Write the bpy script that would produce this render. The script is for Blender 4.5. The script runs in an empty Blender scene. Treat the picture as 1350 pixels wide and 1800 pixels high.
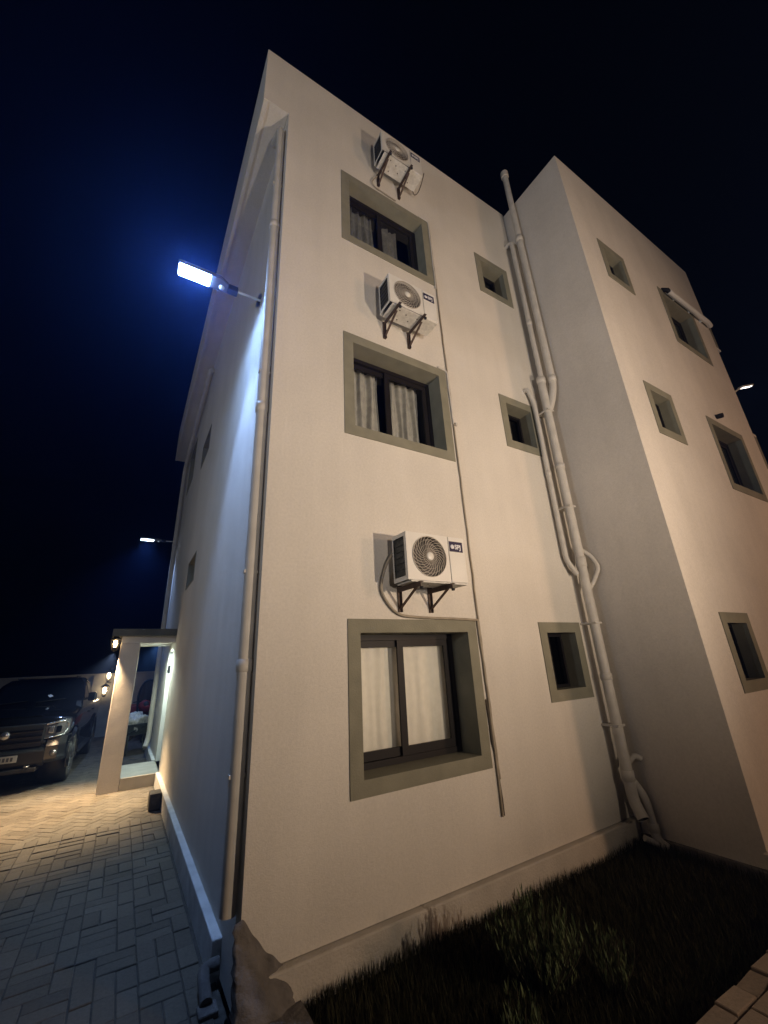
import bpy, math, random
from mathutils import Vector, Matrix, Euler
random.seed(7)
PI = math.pi
sc = bpy.context.scene
COL = sc.collection

# ------------------------------------------------------------------ camera
cam_d = bpy.data.cameras.new("camera")
cam = bpy.data.objects.new("camera", cam_d)
COL.objects.link(cam)
cam.location = (-0.817, -3.159, 1.875)
cam.rotation_euler = (math.radians(110.35), math.radians(2.66), math.radians(-30.932))
cam_d.sensor_fit = 'HORIZONTAL'
cam_d.sensor_width = 36.0
cam_d.lens = 711.93 / 1350 * 36.0
cam_d.clip_start = 0.05
cam_d.clip_end = 600
sc.camera = cam

# ------------------------------------------------------------------ night sky
W = bpy.data.worlds.new("World")
sc.world = W
W.use_nodes = True
W.node_tree.nodes["Background"].inputs[0].default_value = (0.30, 0.40, 1.0, 1)
W.node_tree.nodes["Background"].inputs[1].default_value = 0.0003

# ------------------------------------------------------------------ lamps' light (the fixtures are built further down)
def spot(name, loc, target, watts, color, size=120, blend=0.6, radius=0.05):
    d = bpy.data.lights.new(name, 'SPOT')
    d.energy = watts; d.color = color
    d.spot_size = math.radians(size); d.spot_blend = blend
    d.shadow_soft_size = radius
    o = bpy.data.objects.new(name, d)
    COL.objects.link(o)
    o.location = loc
    o.rotation_euler = (Vector(target) - Vector(loc)).to_track_quat('-Z', 'Y').to_euler()
    o['kind'] = 'helper'
    return o
A_LOC = (3.35, -5.05, 2.12)
spot("yard_floodlight_beam", A_LOC, (0.3, 0.0, 6.3), 770, (1.0, 0.785, 0.57), 146, 1.0, 0.045)
B_LOC = (9.6, -10.0, 3.2)
spot("far_floodlight_beam", B_LOC, (5.0, 0.0, 3.6), 1120, (1.0, 0.60, 0.355), 92, 1.0, 0.45)
C_LOC = (-12.0, -2.6, 3.0)
spot("left_fill_beam", C_LOC, (0.0, 3.0, 8.2), 1500, (0.88, 0.93, 1.0), 72, 0.9, 0.2)  # added fill for the side wall and tower side, no known source
D_LOC = (0.6, -8.6, 2.7)
spot("front_fill_beam", D_LOC, (1.6, 0.0, 8.2), 1080, (1.0, 0.86, 0.73), 100, 1.0, 0.12)  # fill lamp added to lift the upper facade and soften shadows
COOL = (0.30, 0.50, 1.0)
spot("led_lamp_beam", (-0.76, 0.76, 6.06), (0.9, 1.95, 0.0), 400, COOL, 58, 0.8, 0.08)
spot("distant_led_lamp_beam", (-0.76, 10.04, 5.50), (-0.70, 10.0, 0.0), 330, COOL, 120, 0.6, 0.08)
spot("canopy_downlight_beam", (-0.30, 6.85, 2.40), (-0.27, 6.85, 0.0), 150, (0.82, 1.0, 0.88), 165, 0.5, 0.03)

vs = sc.view_settings
sc.display_settings.display_device = 'sRGB'
vs.view_transform = 'Standard'
vs.look = 'None'
vs.exposure = 0.0
vs.gamma = 1.0
vs.use_curve_mapping = False
sc.render.engine = 'CYCLES'
sc.cycles.use_denoising = True
try:
    sc.cycles.denoiser = 'OPENIMAGEDENOISE'
except Exception:
    pass
sc.cycles.max_bounces = 8
sc.cycles.diffuse_bounces = 4
sc.cycles.transparent_max_bounces = 12
sc.cycles.sample_clamp_indirect = 6.0
sc.cycles.volume_bounces = 0
sc.cycles.volume_step_rate = 4

# ------------------------------------------------------------------ materials
def _mat(name):
    m = bpy.data.materials.new(name)
    m.use_nodes = True
    return m, m.node_tree.nodes, m.node_tree.links, m.node_tree.nodes["Principled BSDF"]

def simple(name, col, rough=0.5, metal=0.0, coat=0.0, var=0.08, vscale=6.0, bump=0.0, bscale=60.0, spec=0.5):
    m, N, L, b = _mat(name)
    tc = N.new("ShaderNodeTexCoord")
    nz = N.new("ShaderNodeTexNoise"); nz.inputs["Scale"].default_value = vscale; nz.inputs["Detail"].default_value = 6
    L.new(tc.outputs["Object"], nz.inputs["Vector"])
    rp = N.new("ShaderNodeValToRGB")
    rp.color_ramp.elements[0].position = 0.3; rp.color_ramp.elements[1].position = 0.72
    rp.color_ramp.elements[0].color = tuple(c * (1 - var) for c in col) + (1,)
    rp.color_ramp.elements[1].color = tuple(min(1, c * (1 + var)) for c in col) + (1,)
    L.new(nz.outputs["Fac"], rp.inputs["Fac"])
    L.new(rp.outputs["Color"], b.inputs["Base Color"])
    b.inputs["Roughness"].default_value = rough
    b.inputs["Metallic"].default_value = metal
    b.inputs["Coat Weight"].default_value = coat
    b.inputs["Coat Roughness"].default_value = 0.06
    b.inputs["Specular IOR Level"].default_value = spec
    if bump:
        n2 = N.new("ShaderNodeTexNoise"); n2.inputs["Scale"].default_value = bscale; n2.inputs["Detail"].default_value = 5
        L.new(tc.outputs["Object"], n2.inputs["Vector"])
        bp = N.new("ShaderNodeBump"); bp.inputs["Strength"].default_value = bump; bp.inputs["Distance"].default_value = 0.01
        L.new(n2.outputs["Fac"], bp.inputs["Height"])
        L.new(bp.outputs["Normal"], b.inputs["Normal"])
    return m

def plaster(name, col):
    m, N, L, b = _mat(name)
    tc = N.new("ShaderNodeTexCoord")
    big = N.new("ShaderNodeTexNoise"); big.inputs["Scale"].default_value = 0.9; big.inputs["Detail"].default_value = 5
    L.new(tc.outputs["Object"], big.inputs["Vector"])
    mp = N.new("ShaderNodeMapping"); mp.inputs["Scale"].default_value = (2.6, 2.6, 0.28)
    L.new(tc.outputs["Object"], mp.inputs["Vector"])
    st = N.new("ShaderNodeTexNoise"); st.inputs["Scale"].default_value = 1.6; st.inputs["Detail"].default_value = 6
    L.new(mp.outputs["Vector"], st.inputs["Vector"])
    gr = N.new("ShaderNodeTexNoise"); gr.inputs["Scale"].default_value = 46; gr.inputs["Detail"].default_value = 4; gr.inputs["Roughness"].default_value = 0.7
    L.new(tc.outputs["Object"], gr.inputs["Vector"])
    def mul(a, k, off):
        n = N.new("ShaderNodeMath"); n.operation = 'MULTIPLY_ADD'
        L.new(a, n.inputs[0]); n.inputs[1].default_value = k; n.inputs[2].default_value = off
        return n.outputs[0]
    def add(a, c):
        n = N.new("ShaderNodeMath"); n.operation = 'ADD'; L.new(a, n.inputs[0]); L.new(c, n.inputs[1]); return n.outputs[0]
    v = add(add(mul(big.outputs["Fac"], 0.34, -0.17), mul(st.outputs["Fac"], 0.17, -0.085)), mul(gr.outputs["Fac"], 0.36, 0.82))
    mx = N.new("ShaderNodeVectorMath"); mx.operation = 'SCALE'
    mx.inputs[0].default_value = col
    L.new(v, mx.inputs["Scale"])
    L.new(mx.outputs[0], b.inputs["Base Color"])
    b.inputs["Roughness"].default_value = 0.92
    b.inputs["Specular IOR Level"].default_value = 0.2
    f = N.new("ShaderNodeTexNoise"); f.inputs["Scale"].default_value = 95; f.inputs["Detail"].default_value = 3
    L.new(tc.outputs["Object"], f.inputs["Vector"])
    w = N.new("ShaderNodeTexNoise"); w.inputs["Scale"].default_value = 3.2; w.inputs["Detail"].default_value = 3
    L.new(tc.outputs["Object"], w.inputs["Vector"])
    bp = N.new("ShaderNodeBump"); bp.inputs["Strength"].default_value = 0.32; bp.inputs["Distance"].default_value = 0.0075
    L.new(f.outputs["Fac"], bp.inputs["Height"])
    b2 = N.new("ShaderNodeBump"); b2.inputs["Strength"].default_value = 0.25; b2.inputs["Distance"].default_value = 0.03
    L.new(w.outputs["Fac"], b2.inputs["Height"]); L.new(bp.outputs["Normal"], b2.inputs["Normal"])
    L.new(b2.outputs["Normal"], b.inputs["Normal"])
    return m

def emitter(name, col, strength):
    m, N, L, b = _mat(name)
    b.inputs["Base Color"].default_value = (0.8, 0.8, 0.8, 1)
    b.inputs["Emission Color"].default_value = col + (1,)
    b.inputs["Emission Strength"].default_value = strength
    return m

def glass(name, tint=(0.95, 0.96, 0.95), refl=(0.9, 0.9, 0.9)):
    m, N, L, b = _mat(name)
    out = N["Material Output"]
    tr = N.new("ShaderNodeBsdfTransparent"); tr.inputs[0].default_value = tint + (1,)
    gl = N.new("ShaderNodeBsdfGlossy"); gl.inputs[0].default_value = refl + (1,); gl.inputs["Roughness"].default_value = 0.03
    fr = N.new("ShaderNodeFresnel"); fr.inputs[0].default_value = 1.5
    mx = N.new("ShaderNodeMixShader")
    L.new(fr.outputs[0], mx.inputs[0]); L.new(tr.outputs[0], mx.inputs[1]); L.new(gl.outputs[0], mx.inputs[2])
    L.new(mx.outputs[0], out.inputs[0])
    return m

M = {}
M['plaster'] = plaster("wall_plaster", (0.66, 0.62, 0.555))
M['tower_plaster'] = plaster("tower_plaster", (0.65, 0.605, 0.545))
M['concrete'] = simple("rough_concrete", (0.15, 0.138, 0.128), 0.95, var=0.22, vscale=9, bump=0.9, bscale=38, spec=0.15)
M['plinth'] = simple("plinth_plaster", (0.54, 0.50, 0.44), 0.92, var=0.10, vscale=5, bump=0.5, bscale=60, spec=0.2)
M['sideplinth'] = simple("side_plinth_paint", (0.62, 0.62, 0.60), 0.85, var=0.18, vscale=6, bump=0.4, bscale=50, spec=0.2)
M['olive'] = simple("olive_surround_paint", (0.235, 0.225, 0.170), 0.85, var=0.12, vscale=5, bump=0.35, bscale=80, spec=0.25)
M['frame'] = simple("dark_aluminium", (0.014, 0.012, 0.012), 0.5, 0.0, var=0.15, spec=0.2)
M['glass'] = glass("window_glass")
M['dglass'] = glass("tinted_glass", (0.22, 0.2, 0.18))
M['curtain'] = simple("cream_curtain", (0.82, 0.79, 0.72), 0.95, var=0.05, vscale=14, bump=0.3, bscale=160, spec=0.1)
M['greycurtain'] = simple("grey_curtain", (0.40, 0.39, 0.36), 0.95, var=0.16, vscale=14, bump=0.3, bscale=160, spec=0.1)
M['room'] = simple("unlit_room_dark", (0.05, 0.045, 0.04), 0.95)  # dark tone stands for the rooms being unlit
M['pvc'] = simple("painted_pipe", (0.56, 0.525, 0.47), 0.55, var=0.10, vscale=7, bump=0.12, bscale=30)
M['acwhite'] = simple("ac_enamel", (0.72, 0.70, 0.65), 0.38, var=0.05, vscale=5)
M['acbase'] = simple("ac_base_sheet", (0.66, 0.64, 0.59), 0.6, var=0.16, vscale=24, bump=0.3, bscale=40)
M['coil'] = simple("ac_coil", (0.055, 0.06, 0.06), 0.5, 0.5, var=0.4, vscale=30)
M['acdark'] = simple("ac_fan_recess", (0.10, 0.085, 0.07), 0.7, var=0.2)
M['wire'] = simple("ac_guard_wire", (0.55, 0.50, 0.43), 0.45, var=0.08)
M['badge'] = simple("badge_navy", (0.016, 0.012, 0.05), 0.35, var=0.1)
M['print'] = simple("badge_print", (0.75, 0.75, 0.78), 0.5, var=0.02)
M['rust'] = simple("painted_angle_iron", (0.075, 0.048, 0.034), 0.7, 0.2, var=0.45, vscale=22, bump=0.3, bscale=60)
M['cable'] = simple("cable_sleeve", (0.34, 0.29, 0.22), 0.7, var=0.2, vscale=10)
M['darkcable'] = simple("dark_cable", (0.10, 0.08, 0.06), 0.7, var=0.2, vscale=10)
M['lamp_grey'] = simple("lamp_housing", (0.16, 0.165, 0.18), 0.45, 0.5, var=0.1)
M['lamp_dark'] = simple("lamp_clamp", (0.035, 0.035, 0.04), 0.5, 0.4, var=0.1)
M['white'] = simple("white_paint", (0.72, 0.72, 0.70), 0.5, var=0.05)
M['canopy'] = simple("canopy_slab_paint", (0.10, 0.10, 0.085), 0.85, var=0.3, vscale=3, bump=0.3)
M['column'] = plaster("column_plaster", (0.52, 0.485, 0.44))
M['soffit'] = plaster("canopy_soffit_plaster", (0.74, 0.73, 0.69))
M['tile'] = simple("step_tile", (0.46, 0.43, 0.37), 0.7, var=0.12, vscale=4, bump=0.15)
M['block'] = simple("dark_block", (0.05, 0.048, 0.045), 0.9, var=0.3, vscale=12, bump=0.6, bscale=40)
M['wallgrey'] = simple("rendered_blockwork", (0.34, 0.33, 0.30), 0.95, var=0.22, vscale=2.2, bump=0.4, bscale=30, spec=0.15)
M['soil'] = simple("garden_soil", (0.035, 0.024, 0.016), 1.0, var=0.5, vscale=14, bump=0.9, bscale=30, spec=0.05)
M['ground'] = simple("bare_ground", (0.10, 0.085, 0.065), 1.0, var=0.3, vscale=1.5, bump=0.6, bscale=12, spec=0.05)
M['joint'] = simple("joint_sand", (0.082, 0.077, 0.068), 1.0, var=0.3, vscale=20, spec=0.05)

def paver_mat(name, col):
    m, N, L, b = _mat(name)
    oi = N.new("ShaderNodeObjectInfo")
    geo = N.new("ShaderNodeNewGeometry")
    tc = N.new("ShaderNodeTexCoord")
    nz = N.new("ShaderNodeTexNoise"); nz.inputs["Scale"].default_value = 42; nz.inputs["Detail"].default_value = 6; nz.inputs["Roughness"].default_value = 0.7
    L.new(geo.outputs["Position"], nz.inputs["Vector"])
    n2 = N.new("ShaderNodeTexNoise"); n2.inputs["Scale"].default_value = 1.3; n2.inputs["Detail"].default_value = 5
    L.new(geo.outputs["Position"], n2.inputs["Vector"])
    ad = N.new("ShaderNodeMath"); ad.operation = 'ADD'
    L.new(oi.outputs["Random"], ad.inputs[0]); L.new(geo.outputs["Random Per Island"], ad.inputs[1])
    fr = N.new("ShaderNodeMath"); fr.operation = 'FRACT'; L.new(ad.outputs[0], fr.inputs[0])
    def ma(a, k, c):
        n = N.new("ShaderNodeMath"); n.operation = 'MULTIPLY_ADD'; L.new(a, n.inputs[0]); n.inputs[1].default_value = k; n.inputs[2].default_value = c; return n.outputs[0]
    s = N.new("ShaderNodeMath"); s.operation = 'ADD'; L.new(ma(fr.outputs[0], 0.34, 0.83), s.inputs[0]); L.new(ma(nz.outputs["Fac"], 0.9, -0.45), s.inputs[1])
    s2 = N.new("ShaderNodeMath"); s2.operation = 'ADD'; L.new(s.outputs[0], s2.inputs[0]); L.new(ma(n2.outputs["Fac"], 0.9, -0.45), s2.inputs[1])
    mx = N.new("ShaderNodeVectorMath"); mx.operation = 'SCALE'; mx.inputs[0].default_value = col
    L.new(s2.outputs[0], mx.inputs["Scale"]); L.new(mx.outputs[0], b.inputs["Base Color"])
    b.inputs["Roughness"].default_value = 0.85; b.inputs["Specular IOR Level"].default_value = 0.25
    bp = N.new("ShaderNodeBump"); bp.inputs["Strength"].default_value = 0.6; bp.inputs["Distance"].default_value = 0.0075
    L.new(nz.outputs["Fac"], bp.inputs["Height"]); L.new(bp.outputs["Normal"], b.inputs["Normal"])
    return m
M['paver'] = paver_mat("concrete_paver", (0.110, 0.098, 0.080))
M['pathpaver'] = paver_mat("brown_paver", (0.27, 0.215, 0.17))

def leaf_mat(name, c0, c1):
    m, N, L, b = _mat(name)
    geo = N.new("ShaderNodeNewGeometry")
    rp = N.new("ShaderNodeValToRGB")
    rp.color_ramp.elements[0].color = c0 + (1,); rp.color_ramp.elements[1].color = c1 + (1,)
    L.new(geo.outputs["Random Per Island"], rp.inputs["Fac"]); L.new(rp.outputs["Color"], b.inputs["Base Color"])
    b.inputs["Roughness"].default_value = 0.7; b.inputs["Specular IOR Level"].default_value = 0.2
    return m
M['grass'] = leaf_mat("grass_blade", (0.016, 0.018, 0.007), (0.056, 0.052, 0.022))
M['leaf'] = leaf_mat("shrub_leaf", (0.045, 0.07, 0.028), (0.15, 0.185, 0.09))
M['stem'] = simple("shrub_stem", (0.07, 0.06, 0.04), 0.9)

M['paint'] = simple("black_car_paint", (0.005, 0.005, 0.006), 0.12, 0.0, coat=1.0, var=0.05)
M['carplastic'] = simple("black_car_plastic", (0.009, 0.009, 0.009), 0.6, var=0.1)
M['carglass'] = simple("car_glass", (0.006, 0.008, 0.010), 0.06, var=0.02)
M['chrome'] = simple("bright_trim", (0.62, 0.62, 0.64), 0.22, 0.9, var=0.03)
M['lens'] = simple("headlamp_lens", (0.20, 0.20, 0.21), 0.10, 0.6, coat=1.0, var=0.2)
M['tyre'] = simple("tyre_rubber", (0.10, 0.092, 0.082), 0.85, var=0.25, vscale=12)
M['rim'] = simple("wheel_rim", (0.28, 0.27, 0.26), 0.35, 0.8, var=0.1)
M['plate'] = simple("number_plate", (0.30, 0.30, 0.29), 0.5, var=0.08)
M['platemark'] = simple("number_plate_mark", (0.05, 0.05, 0.05), 0.5)
M['red'] = simple("red_enamel", (0.30, 0.03, 0.03), 0.45, var=0.25, vscale=8)
M['barrow'] = simple("worn_green_steel", (0.09, 0.10, 0.075), 0.6, 0.3, var=0.4, vscale=10)
M['rubble'] = simple("pale_rubble", (0.55, 0.54, 0.51), 0.9, var=0.35, vscale=18, bump=0.8, bscale=30)
M['black'] = simple("rubber_and_shade_black", (0.012, 0.012, 0.013), 0.5)  # rubber parts, and the painted shade of wheel wells and pipe mouth
M['led'] = emitter("led_chip", (0.30, 0.52, 1.0), 320)
M['ledfar'] = emitter("distant_led_chip", (0.70, 0.84, 1.0), 22)
M['warmbulb'] = emitter("warm_lantern_bulb", (1.0, 0.66, 0.30), 26)
M['warmhot'] = emitter("bright_lantern_bulb", (1.0, 0.74, 0.42), 24)
M['coolbulb'] = emitter("canopy_bulb", (0.86, 1.0, 0.90), 14)
M['ledwarm'] = emitter("pale_led_strip", (1.0, 0.9, 0.78), 5)
M['flood'] = emitter("floodlight_lens", (1.0, 0.74, 0.46), 6)
M['lampwhite'] = simple("pale_lamp_arm", (0.66, 0.64, 0.60), 0.5, var=0.05)

# ------------------------------------------------------------------ mesh helpers
class MB:
    def __init__(s): s.v = []; s.f = []; s.s = []
    def add(s, vs, fs, smooth=False):
        n = len(s.v)
        s.v += [tuple(p) for p in vs]
        for f in fs:
            s.f.append(tuple(i + n for i in f)); s.s.append(smooth)
        return s
    def box(s, x0, x1, y0, y1, z0, z1):
        v = [(x, y, z) for z in (z0, z1) for y in (y0, y1) for x in (x0, x1)]
        return s.add(v, [(0, 2, 3, 1), (4, 5, 7, 6), (0, 1, 5, 4), (2, 6, 7, 3), (0, 4, 6, 2), (1, 3, 7, 5)])
    def quad(s, a, b, c, d): return s.add([a, b, c, d], [(0, 1, 2, 3)])
    def bar(s, a, b, w, h, up=(0, 0, 1)):
        a = Vector(a); b = Vector(b); d = (b - a).normalized(); up = Vector(up)
        x = d.cross(up)
        if x.length < 1e-4: x = d.cross(Vector((1, 0, 0)))
        x.normalize(); y = x.cross(d).normalized()
        v = []
        for p in (a, b):
            for i, j in ((-1, -1), (1, -1), (1, 1), (-1, 1)): v.append(p + x * w / 2 * i + y * h / 2 * j)
        return s.add(v, [(3, 2, 1, 0), (4, 5, 6, 7), (0, 1, 5, 4), (1, 2, 6, 5), (2, 3, 7, 6), (3, 0, 4, 7)])
    def tube(s, pts, r, n=12, caps=True):
        pts = [Vector(p) for p in pts]
        rr = r if isinstance(r, (list, tuple)) else [r] * len(pts)
        t0 = (pts[1] - pts[0]).normalized()
        u = t0.orthogonal().normalized()
        vs = []; prev = t0
        for i, p in enumerate(pts):
            if i == 0: t = t0
            elif i == len(pts) - 1: t = (pts[-1] - pts[-2]).normalized()
            else: t = ((pts[i] - pts[i - 1]).normalized() + (pts[i + 1] - pts[i]).normalized()).normalized()
            u = (prev.rotation_difference(t) @ u); u = (u - t * u.dot(t)).normalized(); prev = t
            w = t.cross(u)
            for k in range(n):
                a = 2 * PI * k / n
                vs.append(p + (u * math.cos(a) + w * math.sin(a)) * rr[i])
        fs = []
        for i in range(len(pts) - 1):
            for k in range(n):
                fs.append((i * n + k, i * n + (k + 1) % n, (i + 1) * n + (k + 1) % n, (i + 1) * n + k))
        s.add(vs, fs, True)
        if caps:
            s.add(vs[:n], [tuple(reversed(range(n)))]); s.add(vs[-n:], [tuple(range(n))])
        return s
    def lathe(s, origin, axis, prof, n=24, smooth=True):
        """prof: list of (radius, distance along axis)"""
        o = Vector(origin); ax = Vector(axis).normalized(); u = ax.orthogonal().normalized(); w = ax.cross(u)
        vs = []
        for r, h in prof:
            for k in range(n):
                a = 2 * PI * k / n
                vs.append(o + ax * h + (u * math.cos(a) + w * math.sin(a)) * r)
        fs = []
        for i in range(len(prof) - 1):
            for k in range(n):
                fs.append((i * n + k, i * n + (k + 1) % n, (i + 1) * n + (k + 1) % n, (i + 1) * n + k))
        return s.add(vs, fs, smooth)
    def mesh(s, name, mat):
        me = bpy.data.meshes.new(name)
        me.from_pydata(s.v, [], s.f)
        me.polygons.foreach_set("use_smooth", s.s)
        me.materials.append(mat)
        me.update()
        return me

ORG = {}
def obj(name, mb, mat, parent=None, bevel=0.0, local=False, kind=None, label=None, seg=2):
    """links one mesh; world coordinates unless local"""
    if parent is not None and not local:
        L = ORG[parent.name]
        mb.v = [(p[0] - L[0], p[1] - L[1], p[2] - L[2]) for p in mb.v]
    o = bpy.data.objects.new(name, mb.mesh(name, mat))
    COL.objects.link(o)
    if parent is not None:
        o.parent = parent
        ORG[o.name] = (0, 0, 0) if local else ORG[parent.name]
    else: ORG[o.name] = (0, 0, 0)
    if bevel:
        b = o.modifiers.new("bevel", 'BEVEL'); b.width = bevel; b.segments = seg; b.limit_method = 'ANGLE'; b.angle_limit = math.radians(40)
    if kind: o['kind'] = kind
    if label: o['label'] = label
    return o
def tag(o, label, cat, group=None):
    o['label'] = label; o['category'] = cat
    if group: o['group'] = group
    return o
def thing(name, label, cat, loc=(0, 0, 0), rz=0.0, group=None):
    o = bpy.data.objects.new(name, None)
    COL.objects.link(o)
    o.location = loc; o.rotation_euler = (0, 0, rz); o.empty_display_size = 0.2
    ORG[o.name] = tuple(loc)
    return tag(o, label, cat, group)
def copy_tree(o, parent=None):
    c = o.copy(); COL.objects.link(c)
    if parent is not None: c.parent = parent
    for ch in list(o.children): copy_tree(ch, c)
    return c
def fillet(pts, r, n=5):
    pts = [Vector(p) for p in pts]; out = [pts[0]]
    for i in range(1, len(pts) - 1):
        a, b, c = pts[i - 1], pts[i], pts[i + 1]
        d1 = min(r, (a - b).length * 0.49); d2 = min(r, (c - b).length * 0.49)
        p1 = b + (a - b).normalized() * d1; p2 = b + (c - b).normalized() * d2
        for k in range(n + 1):
            t = k / n
            out.append(p1 * (1 - t) ** 2 + b * 2 * t * (1 - t) + p2 * t * t)
    out.append(pts[-1])
    return out
def blob(center, size, seed, n=14, m=9, rough=0.25, flat=True):
    rnd = random.Random(seed); mb = MB(); vs = []
    ph = [(rnd.uniform(1.5, 5), rnd.uniform(1.5, 5), rnd.uniform(0, 6), rnd.uniform(0, 6)) for _ in range(5)]
    for i in range(m + 1):
        th = PI * i / m
        for k in range(n):
            a = 2 * PI * k / n
            d = Vector((math.sin(th) * math.cos(a), math.sin(th) * math.sin(a), math.cos(th)))
            q = 1 + rough * sum(math.sin(d.x * p[0] * 2 + p[2]) * math.sin(d.y * p[1] * 2 + p[3] + d.z * 2) for p in ph) / 2.2
            vs.append((center[0] + d.x * size[0] * q, center[1] + d.y * size[1] * q, center[2] + d.z * size[2] * q))
    fs = [(i * n + k, (i + 1) * n + k, (i + 1) * n + (k + 1) % n, i * n + (k + 1) % n) for i in range(m) for k in range(n)]
    return mb.add(vs, fs, True)

# ------------------------------------------------------------------ ground, paving
X1, D, H, H2, XR, LEN = 4.14, 1.142, 9.726, 9.682, 8.63, 10.81
FO, FB = 0.323, 8.60
obj("ground", MB().quad((-150, -60, -0.075), (150, -60, -0.075), (150, 240, -0.075), (-150, 240, -0.075)), M['ground'], kind='structure')
obj("garden_soil", MB().quad((0.10, -1.50, -0.03), (12, -1.50, -0.03), (12, 0.02, -0.03), (0.10, 0.02, -0.03)), M['soil'], kind='structure')
paving = obj("paving", MB().quad((-9, -5, -0.009), (-0.02, -5, -0.009), (-0.02, 14.9, -0.009), (-9, 14.9, -0.009)), M['joint'], kind='structure')

def paver_geom(mb, cx, cy, w, l, z, ang=0.0, tilt=(0, 0), h=0.055, bev=0.005, rnd=random):
    ca, sa = math.cos(ang), math.sin(ang)
    vs = []
    for (hw, hl, zz) in ((w / 2, l / 2, z - h), (w / 2, l / 2, z - bev), (w / 2 - bev, l / 2 - bev, z)):
        for i, j in ((-1, -1), (1, -1), (1, 1), (-1, 1)):
            x, y = i * hw, j * hl
            vs.append((cx + ca * x - sa * y, cy + sa * x + ca * y, zz + x * tilt[0] + y * tilt[1]))
    fs = [(8, 9, 10, 11)]
    for a in (0, 4):
        for k in range(4): fs.append((a + k, a + (k + 1) % 4, a + 4 + (k + 1) % 4, a + 4 + k))
    mb.add(vs, fs)
u = 0.122; G = 0.0032
mV = MB(); paver_geom(mV, 0, 0, u - 2 * G, 2 * u - 2 * G, 0); meV = mV.mesh("paver", M['paver'])
mH = MB(); paver_geom(mH, 0, 0, 2 * u - 2 * G, u - 2 * G, 0); meH = mH.mesh("paver", M['paver'])
rest = MB(); rp = random.Random(3); n_obj = 0
def lay(cx, cy, vert):
    global n_obj
    z = rp.gauss(0, 0.0022); t = (rp.gauss(0, 0.011), rp.gauss(0, 0.011))
    if cx > -2.05 and 0.75 < cy < 4.12:
        o = bpy.data.objects.new("paver", meV if vert else meH); COL.objects.link(o)
        o.parent = paving; o.location = (cx + rp.gauss(0, .0015), cy + rp.gauss(0, .0015), z)
        o.rotation_euler = (t[1], -t[0], rp.gauss(0, 0.012)); n_obj += 1
    else:
        paver_geom(rest, cx, cy, (u if vert else 2 * u) - 2 * G, (2 * u if vert else u) - 2 * G, z, rp.gauss(0, .01), t)
sx = -0.085
k = 0
while sx - 3 * u * (k + 1) > -9:
    xs = sx - 3 * u * k - 3 * u
    y = 4.13 - 2 * u
    while y > -4.8:
        typ = rp.random()
        if typ < 0.34:
            for q in range(3): lay(xs + u * (q + 0.5), y + u, True)
        else:
            right = typ < 0.67
            vx = xs + (2.5 * u if right else 0.5 * u); hx = xs + (u if right else 2 * u)
            lay(vx, y + u, True)
            lay(hx, y + 0.5 * u, False); lay(hx, y + 1.5 * u, False)
        y -= 2 * u
    k += 1
# border course, then the driveway laid on the diagonal
for i in range(60):
    lay(sx - u * (i + 0.5), 4.16 + u, True)
c45, s45 = math.cos(PI / 4), math.sin(PI / 4)
for i in range(-70, 90):
    for j in range(-70, 90):
        # herringbone of 1x2 pavers on the rotated grid
        if (i - j) % 4 == 0: a, b, w, l = i + 1.0, j + 0.5, 2 * u, u
        elif (i - j) % 4 == 3: a, b, w, l = i + 0.5, j + 1.0, u, 2 * u
        else: continue
        x0, y0 = a * u, b * u
        x = c45 * x0 - s45 * y0 - 4.0; y = s45 * x0 + c45 * y0 + 9.0
        if -8.9 < x < -0.10 and 4.16 + 2 * u - 0.07 < y < 14.7:
            paver_geom(rest, x, y, w - G, l - G, -.005 + rp.gauss(0, .0014), PI / 4, (rp.gauss(0, .006), rp.gauss(0, .006)))
o = obj("paver", rest, M['paver'], paving); o['kind'] = 'stuff'

# garden path at the right front
path = obj("path", MB().box(1.15, 9.0, -2.75, -1.515, -0.05, 0.085), M['joint'], kind='structure')
pw, pl = 0.115, 0.23
mP = MB(); paver_geom(mP, 0, 0, pl - 0.012, pw - 0.012, 0); meP = mP.mesh("paver", M['pathpaver'])
prest = MB()
for r in range(10):
    y = -1.518 - pw * (r + 0.5)
    for c in range(36):
        x = 1.18 + pl * (c + 0.5 + (0.5 if r % 2 else 0)) 
        z = 0.112 + rp.gauss(0, 0.004); t = (rp.gauss(0, .02), rp.gauss(0, .02))
        if 1.5 < x < 3.7 and r < 5:
            o = bpy.data.objects.new("paver", meP); COL.objects.link(o); o.parent = path
            o.location = (x, y, z); o.rotation_euler = (t[1], t[0], rp.gauss(0, .02))
        elif x < 8.9:
            paver_geom(prest, x, y, pl - .012, pw - .012, z, rp.gauss(0, .02), t)
o = obj("paver", prest, M['pathpaver'], path); o['kind'] = 'stuff'

# ------------------------------------------------------------------ the apartment building
bld = thing("apartment_building", "cream plastered three storey apartment block with olive window surrounds and a projecting stair tower", "building", (0, 0, 0))

def wall(mb, F, U, V, holes):
    us = sorted(set([U[0], U[1]] + [h[0] for h in holes] + [h[1] for h in holes]))
    vs_ = sorted(set([V[0], V[1]] + [h[2] for h in holes] + [h[3] for h in holes]))
    for i in range(len(us) - 1):
        for j in range(len(vs_) - 1):
            uc, vc = (us[i] + us[i + 1]) / 2, (vs_[j] + vs_[j + 1]) / 2
            if any(h[0] < uc < h[1] and h[2] < vc < h[3] for h in holes): continue
            mb.quad(F(us[i], vs_[j], 0), F(us[i + 1], vs_[j], 0), F(us[i + 1], vs_[j + 1], 0), F(us[i], vs_[j + 1], 0))
Ff = lambda a, b, w: (a, -w, b)            # front facade, w outwards
Ft = lambda a, b, w: (a, -D - w, b)        # tower front
Fs = lambda a, b, w: (-w, a, b)            # left side wall

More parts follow.
